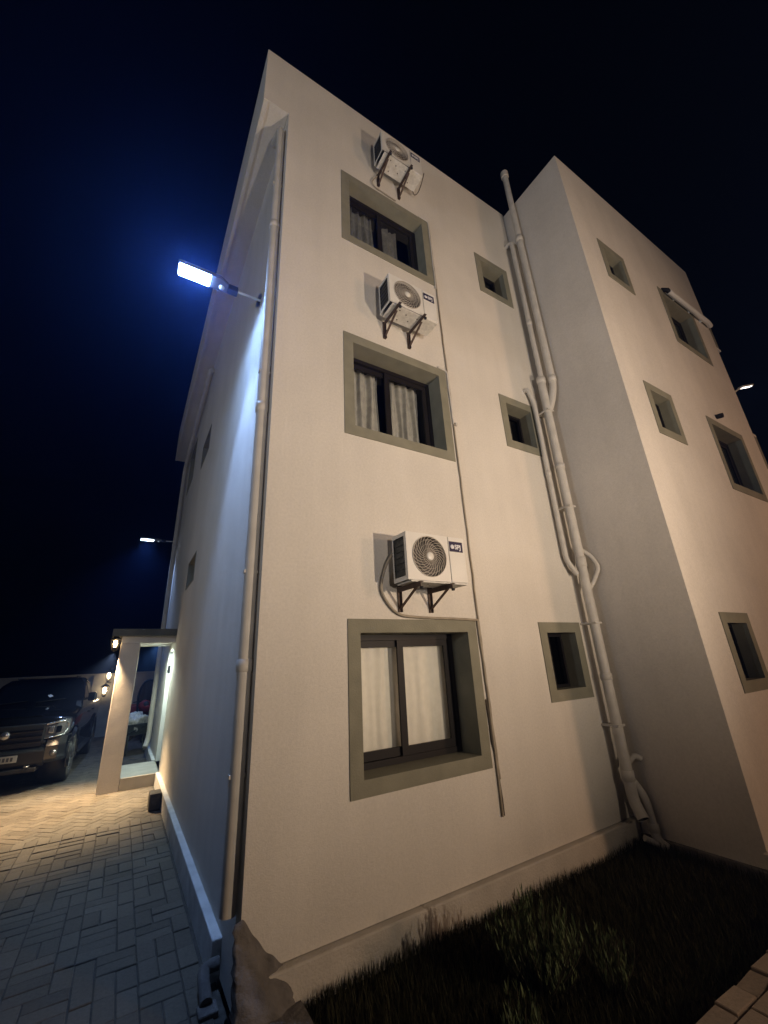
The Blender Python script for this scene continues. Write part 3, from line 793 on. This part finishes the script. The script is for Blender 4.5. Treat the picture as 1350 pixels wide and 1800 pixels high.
# curved lamp beyond the right end of the tower
t = thing("street_lamp", "pale curved street lamp arm sticking out beyond the tower's right edge", "lamp", (XR, -1.02, 6.4))
obj("arm", MB().tube(fillet([(XR - .02, -1.02, 6.42), (XR + .12, -1.12, 6.56), (XR + .34, -1.17, 6.69)], .08), 0.016, 8), M['lampwhite'], t)
hd = obj("lamp_head", MB().bar((XR + .32, -1.168, 6.69), (XR + 1.0, -1.20, 6.96), .09, .035), M['lampwhite'], t, bevel=.006)
obj("led_strip", MB().bar((XR + .40, -1.172, 6.698), (XR + .95, -1.197, 6.917), .06, .004), M['ledwarm'], hd)

# ------------------------------------------------------------------ entrance canopy
cp = thing("entrance_canopy", "entrance canopy with dark flat slab on a single broad column beside the side wall", "canopy", (-0.5, 6.8, 0))
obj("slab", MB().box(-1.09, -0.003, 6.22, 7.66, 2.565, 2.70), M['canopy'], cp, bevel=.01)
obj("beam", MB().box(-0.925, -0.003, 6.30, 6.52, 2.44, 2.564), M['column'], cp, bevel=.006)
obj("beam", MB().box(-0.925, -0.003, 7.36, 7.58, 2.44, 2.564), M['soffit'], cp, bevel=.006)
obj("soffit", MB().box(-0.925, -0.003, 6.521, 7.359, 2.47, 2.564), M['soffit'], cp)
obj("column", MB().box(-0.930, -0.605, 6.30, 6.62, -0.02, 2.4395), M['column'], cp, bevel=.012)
obj("downlight", MB().lathe((-0.30, 6.85, 2.47), (0, 0, -1), [(.07, 0), (.07, .02), (.055, .024), (.055, .012), (0, .012)], 20), M['white'], cp)
obj("bulb", MB().lathe((-0.30, 6.85, 2.459), (0, 0, -1), [(.053, 0), (.0, .004)], 20), M['coolbulb'], cp)
st_ = obj("entrance_step", MB().box(-0.604, -0.003, 6.305, 7.60, -0.06, 0.175), M['tile'], kind='structure', bevel=.01)
obj("step_tile", MB().box(-0.600, -0.005, 6.30, 6.60, 0.1755, 0.187), M['tile'], st_, bevel=.004)
obj("step_tile", MB().box(-0.600, -0.005, 6.606, 7.10, 0.1755, 0.187), M['tile'], st_, bevel=.004)
obj("step_tile", MB().box(-0.600, -0.005, 7.106, 7.60, 0.1755, 0.187), M['tile'], st_, bevel=.004)
t = thing("intercom", "small dark intercom plate beside the entrance door", "intercom", (0, 6.38, 1.9))
obj("plate", MB().box(-0.045, -0.002, 6.66, 6.78, 1.86, 2.02), M['lamp_dark'], t, bevel=.006)
obj("button", MB().box(-0.050, -0.046, 6.69, 6.75, 1.90, 1.93), M['chrome'], t)

def lantern(loc, label, mat, watts, scale=1.0, col=(1.0, 0.69, 0.38)):
    x, y, z = loc; s = scale
    t = thing("wall_lantern", label, "lantern", loc, 0, "warm wall lanterns")
    obj("lantern_cap", MB().lathe((x, y, z + .10 * s), Z, [(0.0, .05 * s), (.03 * s, .045 * s), (.09 * s, .0), (.085 * s, -.008 * s), (0, -.008 * s)], 6, False), M['lamp_dark'], t)
    m = MB()
    for k in range(6):
        a = 2 * PI * k / 6
        m.tube([(x + .078 * s * math.cos(a), y + .078 * s * math.sin(a), z + .095 * s), (x + .045 * s * math.cos(a), y + .045 * s * math.sin(a), z - .09 * s)], .005 * s, 5)
    c = obj("cage", m, M['lamp_dark'], t); c['kind'] = 'stuff'
    obj("bulb", MB().lathe((x, y, z - .055 * s), Z, [(0, 0), (.03 * s, .02 * s), (.042 * s, .07 * s), (.03 * s, .12 * s), (0, .135 * s)], 12), mat, t)
    obj("base_cup", MB().lathe((x, y, z - .09 * s), Z, [(.048 * s, 0), (.035 * s, -.02 * s), (.0, -.04 * s)], 10), M['lamp_dark'], t)
    obj("wall_arm", MB().tube(fillet([(x, y, z + .14 * s), (x, y, z + .17 * s), (x + .10 * s, y, z + .17 * s)], .02), .010 * s, 6), M['lamp_dark'], t)
    if watts:
        spot("lantern_beam", (x, y - .02, z - .15 * s), (x - .45, y - .55, 0), watts, col, 96, 0.9, 0.04)
    return t
lantern((-1.02, 6.30, 2.42), "warm wall lantern under the canopy slab, fixed to the broad column", M['warmbulb'], 1500)
lantern((-1.22, 14.55, 1.86), "upper of the two bright warm lanterns on the far boundary wall", M['warmhot'], 0, 1.5)
lantern((-1.27, 14.55, 1.40), "lower of the two bright warm lanterns on the far boundary wall", M['warmhot'], 0, 1.5)

# ------------------------------------------------------------------ boundary wall behind
bw = thing("boundary_wall", "long pale grey boundary wall at the far end of the yard", "wall", (-4, 15, 0))
obj("wall_face", MB().box(-16, 6, 14.80, 15.0, -0.08, 1.90), M['wallgrey'], bw)
obj("coping", MB().box(-16.05, 6.05, 14.77, 15.03, 1.90, 1.965), M['wallgrey'], bw, bevel=.01)
for x in (-12, -8.5, -5, -1.5, 2):
    obj("pier", MB().box(x - .16, x + .16, 14.735, 14.799, -.08, 1.899), M['wallgrey'], bw, bevel=.008)

# ------------------------------------------------------------------ block against the plinth, mortar, edging
t = tag(obj("concrete_block", MB().box(-0.225, -0.066, 4.66, 4.93, 0.0, 0.215), M['block'], bevel=.018), "dark concrete block standing on the paving against the side plinth", "block")
mb = MB(); n1, n2 = 34, 16; vs = []; rl = random.Random(4); ph = [rl.uniform(0, 6) for _ in range(6)]
for i in range(n1 + 1):
    x = -0.045 + 0.36 * i / n1
    top = 0.46 * (1 - max(0, x) / 0.46) ** 1.15 + .010 * math.sin(25 * x + ph[0]) + .005 * math.sin(70 * x + ph[1])
    for j in range(n2 + 1):
        q = j / n2
        z = top * (1 - q) - .07 * q
        out = .015 + .11 * math.sin(min(1, q * 1.15) * PI * .5) ** 1.5 + .010 * math.sin(15 * x + 6 * q + ph[2]) + .006 * math.sin(37 * x - 11 * q + ph[3]) + .005 * math.sin(33 * q + ph[4])
        if i in (0, n1): out *= .3
        vs.append((x + .008 * math.sin(40 * q + ph[5]), -(.012 if j == 0 else max(.014, out) + .05 * q), z))
mb.add(vs, [(i * (n2 + 1) + j, i * (n2 + 1) + j + 1, (i + 1) * (n2 + 1) + j + 1, (i + 1) * (n2 + 1) + j) for i in range(n1) for j in range(n2)], True)
tag(obj("mortar_lump", mb, M['concrete']), "rough lump of spilled mortar heaped against the front left corner of the building", "mortar")
m = MB(); n = 16; re = random.Random(11)
vs = []
for i in range(n + 1):
    y = -0.10 - 1.45 * i / n
    a = re.gauss(0, .006)
    vs += [(0.115 + a, y, -.06), (0.12 + a, y, .035 + re.gauss(0, .004)), (0.34 + re.gauss(0, .008), y, .045 + re.gauss(0, .004)), (0.355, y, -.06)]
m.add(vs, [(i * 4 + k, i * 4 + k + 1, (i + 1) * 4 + k + 1, (i + 1) * 4 + k) for i in range(n) for k in range(3)])
tag(obj("concrete_edging", m, M['concrete']), "rough concrete edging strip between the grass and the paving at the front corner", "kerb")

# ------------------------------------------------------------------ grass and shrub
m = MB(); rg = random.Random(21)
def blade(mb, x, y, z, h, lean, az, w):
    dx, dy = math.cos(az), math.sin(az); px, py = -dy * w, dx * w
    mb.add([(x - px, y - py, z), (x + px, y + py, z), (x + dx * lean * .45 + px * .6, y + dy * lean * .45 + py * .6, z + h * .62), (x + dx * lean * .45 - px * .6, y + dy * lean * .45 - py * .6, z + h * .62), (x + dx * lean, y + dy * lean, z + h)], [(0, 1, 2, 3), (3, 2, 4)])
cl = [(rg.uniform(.35, 6.2), rg.uniform(-1.45, -.05), rg.uniform(.08, .3), rg.uniform(.6, 1.7)) for _ in range(170)]
def dens(x, y):
    return min(1.8, 0.35 + sum(c[3] * math.exp(-((x - c[0]) ** 2 + (y - c[1]) ** 2) / (2 * c[2] ** 2)) for c in cl if abs(x - c[0]) < .8) * .35)
cnt = 0
while cnt < 34000:
    x = rg.uniform(.33, 6.2); y = rg.uniform(-1.49, -.065)
    if x > X1 - .06 and y > -D - .075: continue
    d = dens(x, y)
    if rg.random() > d: continue
    edge = 1.0 if (y > -.16 and x < X1) else 1.0
    blade(m, x, y, -.03, rg.uniform(.03, .085) * (0.6 + .5 * d) * edge, rg.uniform(.01, .06), rg.uniform(0, 2 * PI), rg.uniform(.0018, .0036)); cnt += 1
g = obj("grass", m, M['grass']); g['kind'] = 'stuff'

def shrub(x, y, h, ns, seed, label, spread=.22):
    r = random.Random(seed)
    t = thing("shrub", label, "shrub", (x, y, -.03), 0, "upright shrubs in the grass bed")
    ms, ml = MB(), MB()
    for s in range(ns):
        az = r.uniform(0, 2 * PI); rr = math.sqrt(r.random()); hh = h * r.uniform(.55, 1.0) * (1.08 - .35 * rr)
        b = Vector((x + .06 * rr * math.cos(az), y + .06 * rr * math.sin(az), -.03))
        tip = Vector((x + spread * rr * math.cos(az), y + spread * rr * math.sin(az), -.03 + hh))
        pts = []
        for i in range(6):
            q = i / 5; p = b.lerp(tip, q); p.x += .03 * rr * math.cos(az) * math.sin(PI * q); p.y += .03 * rr * math.sin(az) * math.sin(PI * q); pts.append(p)
        ms.tube(pts, [.0045 - .0006 * i for i in range(6)], 5, False)
        nl = int(34 * hh / .5)
        for k in range(nl):
            q = .15 + .85 * k / nl; i = min(4, int(q * 5)); p = pts[i].lerp(pts[i + 1], q * 5 - i)
            a2 = r.uniform(0, 2 * PI); ln = r.uniform(.03, .07); w = ln * r.uniform(.06, .11)
            d = Vector((math.cos(a2) * .32, math.sin(a2) * .32, r.uniform(.7, 1.2))).normalized()
            sd = d.cross(Vector((0, 0, 1))).normalized() * w
            ml.add([p, p + d * ln * .5 + sd, p + d * ln, p + d * ln * .5 - sd], [(0, 1, 2, 3)])
    obj("stem", ms, M['stem'], t, kind='stuff'); obj("foliage", ml, M['leaf'], t, kind='stuff')
    return t
shrub(1.62, -0.78, 0.47, 110, 31, "bushy upright grey green shrub, largest in the grass bed in front of the window", .30)
shrub(1.98, -1.02, 0.30, 34, 32, "low sparse shrub to the right of the bushy one, near the path", .18)
shrub(1.22, -0.98, 0.26, 26, 33, "low sparse shrub to the left of the bushy one, at the photo's bottom edge", .16)

# ------------------------------------------------------------------ pickup truck (front towards -y in its own frame)
tk = thing("pickup_truck", "black double cab pickup truck parked nose to the camera beside the canopy column", "pickup truck", (-2.33, 9.93, 0), math.radians(-3.0))
def P_(name, mb, mat, parent=None, bevel=0.0, label=None, seg=2, kind=None): return obj(name, mb, M[mat], parent or tk, bevel, True, kind, label, seg)
def loft(mb, stations, close=True, smooth=True):
    n = len(stations[0]); vs = [p for s in stations for p in s]
    mb.add(vs, [(i * n + k, i * n + (k + 1) % n, (i + 1) * n + (k + 1) % n, (i + 1) * n + k) for i in range(len(stations) - 1) for k in range(n if close else n - 1)], smooth)
    if close: mb.add(stations[0], [tuple(reversed(range(n)))]); mb.add(stations[-1], [tuple(range(n))])
    return mb
def sect(y, hw, zt, zb, crown=.03, sh=.10):
    half = [(0, zt + crown), (hw * .55, zt + crown * .8), (hw * .86, zt), (hw * .97, zt - sh * .55), (hw, zt - sh * 1.5), (hw * .985, (zt + zb) / 2), (hw * .95, zb)]
    return [(x, y, z) for x, z in half] + [(-x, y, z) for x, z in reversed(half[1:])]
S_ = [sect(-2.50, .74, 1.10, .62), sect(-2.44, .84, 1.16, .58), sect(-2.25, .90, 1.20, .55), sect(-1.75, .92, 1.245, .52), sect(-1.15, .925, 1.30, .48), sect(-.95, .925, 1.31, .44), sect(1.05, .925, 1.31, .44), sect(1.10, .93, 1.30, .46), sect(2.50, .92, 1.30, .52), sect(2.62, .88, 1.27, .58)]
P_("body", loft(MB(), S_), 'paint')
# raised bonnet centre
m = MB(); loft(m, [[(-.50, y, z), (-.40, y, z + .035), (.40, y, z + .035), (.50, y, z), (.50, y, z - .1), (-.50, y, z - .1)] for y, z in ((-2.34, 1.20), (-1.75, 1.262), (-1.08, 1.325))], smooth=False)
P_("bonnet_bulge", m, 'paint', bevel=.02)
# cab
def cabring(z, hw, y0, y1): 
    c = .10
    return [(-hw + c, y0, z), (hw - c, y0, z), (hw, y0 + c * 1.4, z), (hw, y1 - c, z), (hw - c, y1, z), (-hw + c, y1, z), (-hw, y1 - c, z), (-hw, y0 + c * 1.4, z)]
rings = [cabring(1.26, .90, -1.18, 1.06), cabring(1.40, .865, -.98, 1.04), cabring(1.78, .735, -.34, .90), cabring(1.86, .66, -.16, .80), cabring(1.885, .52, .02, .68)]
P_("cab", loft(MB(), rings, smooth=False), 'paint', bevel=.025)
def strip_quad(a, b, c, d, off):
    a, b, c, d = map(Vector, (a, b, c, d)); n = (b - a).cross(d - a).normalized() * off
    return MB().add([a + n, b + n, c + n, d + n, a, b, c, d], [(0, 1, 2, 3), (0, 4, 5, 1), (1, 5, 6, 2), (2, 6, 7, 3), (3, 7, 4, 0)])
P_("windscreen", strip_quad((-.73, -.95, 1.415), (.73, -.95, 1.415), (.60, -.36, 1.765), (-.60, -.36, 1.765), .012), 'carglass')
for sg in (1, -1):
    q = [(.868, -.70, 1.42), (.868, .05, 1.42), (.748, .05, 1.765), (.738, -.22, 1.765)]
    q2 = [(.868, .13, 1.42), (.868, .86, 1.42), (.742, .78, 1.765), (.748, .13, 1.765)]
    for w in (q, q2):
        w = [(x * sg, y, z) for x, y, z in w]
        P_("side_window", strip_quad(*(w if sg > 0 else w[::-1]), .010), 'carglass')
# bumper, grille, plate
m = MB(); loft(m, [[(x, y - .0, z) for z, y in ((.40, -2.50), (.46, -2.60), (.66, -2.635), (.72, -2.55), (.72, -2.40), (.40, -2.40))] for x in (-.62, .62)], smooth=False)
P_("bumper", m, 'carplastic', bevel=.015)
for sg in (1, -1):
    m = MB(); loft(m, [[(x, y + dy, z) for z, y in ((.44, -2.50), (.50, -2.58), (.72, -2.60), (.86, -2.52), (.86, -2.30), (.44, -2.30))] for x, dy in ((sg * .625, 0), (sg * .80, .06), (sg * .90, .20), (sg * .925, .42))][::sg], smooth=False)
    P_("bumper_corner", m, 'paint', bevel=.02)
    P_("fog_lamp", MB().lathe((sg * .745, -2.565, .60), (0, -1, 0), [(.055, -.03), (.05, .012), (.0, .018)], 14), 'lens')
P_("skid_plate", MB().box(-.55, .55, -2.60, -2.35, .33, .405), 'carplastic', bevel=.02)
g = P_("grille", MB().box(-.56, .56, -2.585, -2.40, .73, 1.10), 'carplastic', bevel=.02)
for z in (.82, .91, 1.0):
    P_("grille_bar", MB().box(-.54, .54, -2.605, -2.586, z - .02, z + .02), 'paint', g, bevel=.006)
P_("emblem", MB().lathe((0, -2.606, .955), (0, -1, 0), [(.0, .016), (.055, .012), (.075, 0), (.0, 0)], 20), 'chrome', g)
pt = P_("number_plate", MB().box(-.26, .26, -2.665, -2.652, .52, .63), 'plate', bevel=.004)
m = MB()
for k in range(8):
    if k != 3: m.box(-.21 + .054 * k, -.175 + .054 * k, -2.6665, -2.6655, .545, .605)
P_("plate_mark", m, 'platemark', pt, kind='stuff')
P_("tow_hook", MB().tube([(.38, -2.58, .44), (.38, -2.66, .43), (.44, -2.66, .43), (.44, -2.58, .44)], .012, 6), 'chrome')
for sg in (1, -1):
    m = MB(); loft(m, [[(sg * .565, -2.56, z0), (sg * .565, -2.56, z1), (sg * .565, -2.40, z1), (sg * .565, -2.40, z0)] if k == 0 else [(sg * x, y, z0), (sg * x, y, z1), (sg * x, y + .16, z1), (sg * x, y + .16, z0)] for k, (x, y, z0, z1) in enumerate(((.565, -2.56, .84, 1.10), (.74, -2.53, .85, 1.13), (.85, -2.46, .86, 1.145), (.905, -2.34, .90, 1.13)))], smooth=False)
    hl = P_("headlight", m, 'lens', bevel=.01)
    C_ = [(sg * .575, -2.575, 1.085), (sg * .74, -2.545, 1.108), (sg * .84, -2.485, 1.115), (sg * .885, -2.395, 1.06), (sg * .885, -2.385, .96), (sg * .84, -2.48, .885), (sg * .74, -2.545, .868), (sg * .64, -2.565, .862)]
    P_("light_strip", MB().tube(fillet(C_, .03, 3), .013, 6), 'chrome', hl)
    for (cx, cz) in ((.655, .985), (.765, .985)):
        P_("projector", MB().box(sg * cx - .04, sg * cx + .04, -2.575 if cx < .7 else -2.552, -2.50, cz - .055, cz + .055), 'chrome' if cx < .7 else 'carglass', hl, bevel=.01)
    P_("grille_trim", MB().box(min(sg * .50, sg * .60), max(sg * .50, sg * .60), -2.60, -2.56, .775, .825), 'carplastic', bevel=.006)
    mr = P_("mirror", MB().box(min(sg * .945, sg * 1.10), max(sg * .945, sg * 1.10), -.80, -.66, 1.36, 1.54), 'paint', bevel=.03)
    P_("mirror_arm", MB().bar((sg * .86, -.70, 1.40), (sg * .96, -.73, 1.42), .05, .05), 'carplastic', mr)
    P_("door_handle", MB().bar((sg * .935, -.02, 1.10), (sg * .935, .18, 1.10), .025, .03), 'carplastic')
    P_("door_handle", MB().bar((sg * .935, .78, 1.10), (sg * .935, .98, 1.10), .025, .03), 'carplastic')
    P_("side_step", MB().bar((sg * .93, -1.15, .40), (sg * .93, 1.05, .40), .13, .05), 'carplastic', bevel=.015)
    for yc in (-1.68, 1.57):
        # wheel arch flare and black disc standing for the shaded well
        m = MB(); ar = [(math.cos(PI * (k / 14) * 1.16 - .08 * PI), math.sin(PI * (k / 14) * 1.16 - .08 * PI)) for k in range(15)]
        loft(m, [[(sg * .915, yc + .44 * c, .42 + .44 * s), (sg * .965, yc + .445 * c, .42 + .445 * s), (sg * .97, yc + .51 * c, .42 + .51 * s), (sg * .918, yc + .54 * c, .42 + .54 * s)] for c, s in ar], smooth=False)
        P_("wheel_arch", m, 'paint' if yc > 0 else 'paint', bevel=.006)
        P_("well_shade_disc", MB().lathe((sg * .50, yc, .42), (sg, 0, 0), [(.0, 0), (.45, 0), (.45, .432), (.0, .432)], 28), 'black')
        wx = .655
        tr = [(.23, .0), (.34, .0), (.385, .012), (.405, .035), (.41, .09), (.41, .20), (.405, .255), (.385, .28), (.34, .292), (.255, .292), (.24, .27), (.23, .25)]
        wh = P_("wheel", MB().lathe((sg * wx, yc, .41), (sg, 0, 0), tr, 36), 'tyre')
        m = MB()
        for k in range(40):
            a = 2 * PI * k / 40; c, s = math.cos(a), math.sin(a); off = .01 if k % 2 else -.01
            for x in (.03, .11, .19):
                x_ = sg * (wx + x + off + .035)
                m.bar((x_ - .034, yc + .412 * c, .41 + .412 * s), (x_ + .034, yc + .412 * math.cos(a + .05), .41 + .412 * math.sin(a + .05)), .026, .012, (0, c, s))
        P_("tread", m, 'tyre', wh, kind='stuff')
        P_("rim", MB().lathe((sg * (wx + .20), yc, .41), (sg, 0, 0), [(.0, .055), (.05, .06), (.07, .05), (.17, .03), (.235, .075), (.25, .085), (.25, .0), (.0, .0)], 30), 'rim', wh)
        m = MB()
        for k in range(6):
            a = 2 * PI * k / 6
            m.bar((sg * (wx + .268), yc + .06 * math.cos(a), .41 + .06 * math.sin(a)), (sg * (wx + .275), yc + .225 * math.cos(a), .41 + .225 * math.sin(a)), .05, .03, (sg, 0, 0))
        P_("spoke", m, 'rim', wh, kind='stuff')
P_("roof_rail", MB().tube([(.56, .05, 1.90), (.56, .65, 1.90)], .014, 6), 'carplastic'); P_("roof_rail", MB().tube([(-.56, .05, 1.90), (-.56, .65, 1.90)], .014, 6), 'carplastic')
P_("dashboard_paper", MB().bar((.10, -.90, 1.452), (.27, -.78, 1.530), .10, .003, (0, -.5, .85)), 'print')
P_("wiper", MB().tube([(.05, -.985, 1.415), (.55, -.93, 1.45)], .007, 5), 'carplastic'); P_("wiper", MB().tube([(-.60, -.985, 1.415), (-.10, -.93, 1.45)], .007, 5), 'carplastic')

# ------------------------------------------------------------------ wheelbarrow and the tricycle behind it
wb = thing("wheelbarrow", "worn wheelbarrow heaped with pale rubble behind the canopy column", "wheelbarrow", (-0.38, 10.45, 0), math.radians(20))
def Q_(name, mb, mat, bevel=0.0, kind=None): return obj(name, mb, M[mat], wb, bevel, True, kind)
m = MB(); loft(m, [[(-.20, -.22, .42), (.20, -.22, .42), (.20, .26, .42), (-.20, .26, .42)], [(-.33, -.42, .68), (.33, -.42, .68), (.33, .42, .68), (-.33, .42, .68)]], close=False, smooth=False)
m.add([(-.20, -.22, .42), (.20, -.22, .42), (.20, .26, .42), (-.20, .26, .42), (-.33, .42, .68), (.33, .42, .68), (-.33, -.42, .68)], [(0, 1, 2, 3), (3, 0, 6, 4)])
Q_("tray", m, 'barrow')
Q_("tray_rim", MB().tube([(-.33, -.42, .68), (.33, -.42, .68), (.33, .42, .68), (-.33, .42, .68), (-.33, -.42, .68)], .015, 6), 'barrow')
for sg in (1, -1):
    Q_("handle", MB().tube([(sg * .12, .50, .22), (sg * .22, .2, .40), (sg * .27, -.45, .50), (sg * .28, -.85, .60)], .017, 6), 'barrow')
    Q_("leg", MB().tube(fillet([(sg * .22, -.05, .42), (sg * .24, -.15, .02), (sg * .24, -.38, .02), (sg * .26, -.42, .48)], .05), .016, 6), 'barrow')
Q_("wheel", MB().lathe((-.05, .58, .19), (1, 0, 0), [(.10, 0), (.17, .0), (.19, .03), (.19, .07), (.17, .10), (.10, .10)], 24), 'tyre')
rb = obj("rubble_heap", blob((0, 0, 0), (.29, .36, .20), 5, 24, 14, .3), M['rubble']); rb.location = (-0.38, 10.45, .72)
tag(rb, "heap of pale rubble and crumpled wrapping filling the wheelbarrow", "rubble")
tc_ = thing("cargo_tricycle", "red motor tricycle with a hoop framed windscreen behind the wheelbarrow", "tricycle", (-0.06, 12.4, 0))
def T_(name, mb, mat, bevel=0.0, kind=None): return obj(name, mb, M[mat], tc_, bevel, True, kind)
hoop = [(-.22, 0, .75), (-.25, 0, 1.2)] + [(-.25 + .38 * (1 - math.cos(a)) * .66, 0, 1.25 + .45 * math.sin(a)) for a in [PI * k / 12 for k in range(13)]] + [(.25, 0, 1.2), (.24, 0, .75)]
T_("windscreen_hoop", MB().tube(hoop, .035, 8), 'black')
m = MB(); n = len(hoop); m.add([(p[0], .005, p[2]) for p in hoop], [tuple(range(n))]); T_("windscreen", m, 'dglass')
T_("fuel_tank", blob((.02, .10, .92), (.20, .30, .16), 8, 16, 10, .08), 'red')
T_("front_cowl", blob((-.05, -.08, .98), (.17, .10, .15), 9, 16, 10, .12), 'red')
T_("front_wheel", MB().lathe((-.05, -.25, .28), (1, 0, 0), [(.18, 0), (.26, .0), (.28, .03), (.28, .07), (.26, .10), (.18, .10)], 26), 'tyre')
T_("mudguard", MB().tube([(0, -.25 + .31 * math.cos(a), .28 + .31 * math.sin(a)) for a in [.2 + 2.6 * k / 10 for k in range(11)]], .05, 8), 'red')
for sg in (1, -1): T_("fork", MB().tube([(sg * .075, -.25, .28), (sg * .075, 0, .95)], .018, 6), 'chrome')
T_("handlebar", MB().tube(fillet([(-.36, .12, 1.08), (-.15, .02, 1.10), (.15, .02, 1.10), (.36, .12, 1.08)], .08), .014, 6), 'black')
T_("headlight", MB().lathe((-.02, -.16, 1.02), (0, -1, 0), [(.08, -.05), (.08, .0), (.06, .02), (.0, .03)], 16), 'lens')
T_("cargo_box", MB().box(-.45, .45, .55, 1.75, .55, .95), 'red', .02)
for sg in (1, -1): T_("rear_wheel", MB().lathe((sg * .38, 1.3, .28), (sg, 0, 0), [(.18, 0), (.26, .0), (.28, .03), (.28, .07), (.26, .10), (.18, .10)], 22), 'tyre')

# ------------------------------------------------------------------ the lamps behind the camera that light the front; the last ones are added fill
def floodlight(loc, aim, label, post_h):
    x, y, z = loc
    a = Vector(aim) - Vector(loc); yaw = math.atan2(a.y, a.x) - PI / 2
    t = thing("floodlight", label, "lamp", (x, y, 0), yaw)
    el = math.atan2(a.z, math.hypot(a.x, a.y))
    post = MB().tube([(0, -.16, -.07), (0, -.16, z)], .03, 10); obj("post", post, M['lamp_grey'], t, local=True)
    m = MB().box(-.17, .17, -.15, -.045, z - .12, z + .12); obj("lamp_head", m, M['lamp_dark'], t, local=True, bevel=.01)
    m = MB().box(-.15, .15, -.045, -.038, z - .10, z + .10); obj("lens", m, M['flood'], t, local=True)
    return t
floodlight(A_LOC, (2.0, 0, 2.1), "warm yard floodlight on a short post in front of the building", 2.1)
floodlight(B_LOC, (5.5, 0, 3.2), "warm floodlight on a post far to the right in front of the building", 3.2)
floodlight(D_LOC, (3.0, 0, 2.7), "added warm fill floodlight on a low post straight in front of the building", 2.7)
floodlight(C_LOC, (1.5, 0, 5.0), "added white fill floodlight on a tall post to the left in front of the building", 5.0)

# ------------------------------------------------------------------ blue haze added to imitate the lens glow round the LED lamp
hz = bpy.data.materials.new("lens_glow_haze"); hz.use_nodes = True
N = hz.node_tree.nodes; L = hz.node_tree.links
for n in list(N):
    if n.type != 'OUTPUT_MATERIAL': N.remove(n)
pv = N.new("ShaderNodeVolumePrincipled")
pv.inputs["Color"].default_value = (0.15, 0.31, 1.0, 1)
pv.inputs["Density"].default_value = 0.0075
pv.inputs["Anisotropy"].default_value = 0.76
L.new(pv.outputs[0], [n for n in N if n.type == 'OUTPUT_MATERIAL'][0].inputs["Volume"])
o = obj("haze", MB().box(-40, 40, -25, 45, -1.1, 14), hz); o['kind'] = 'stuff'
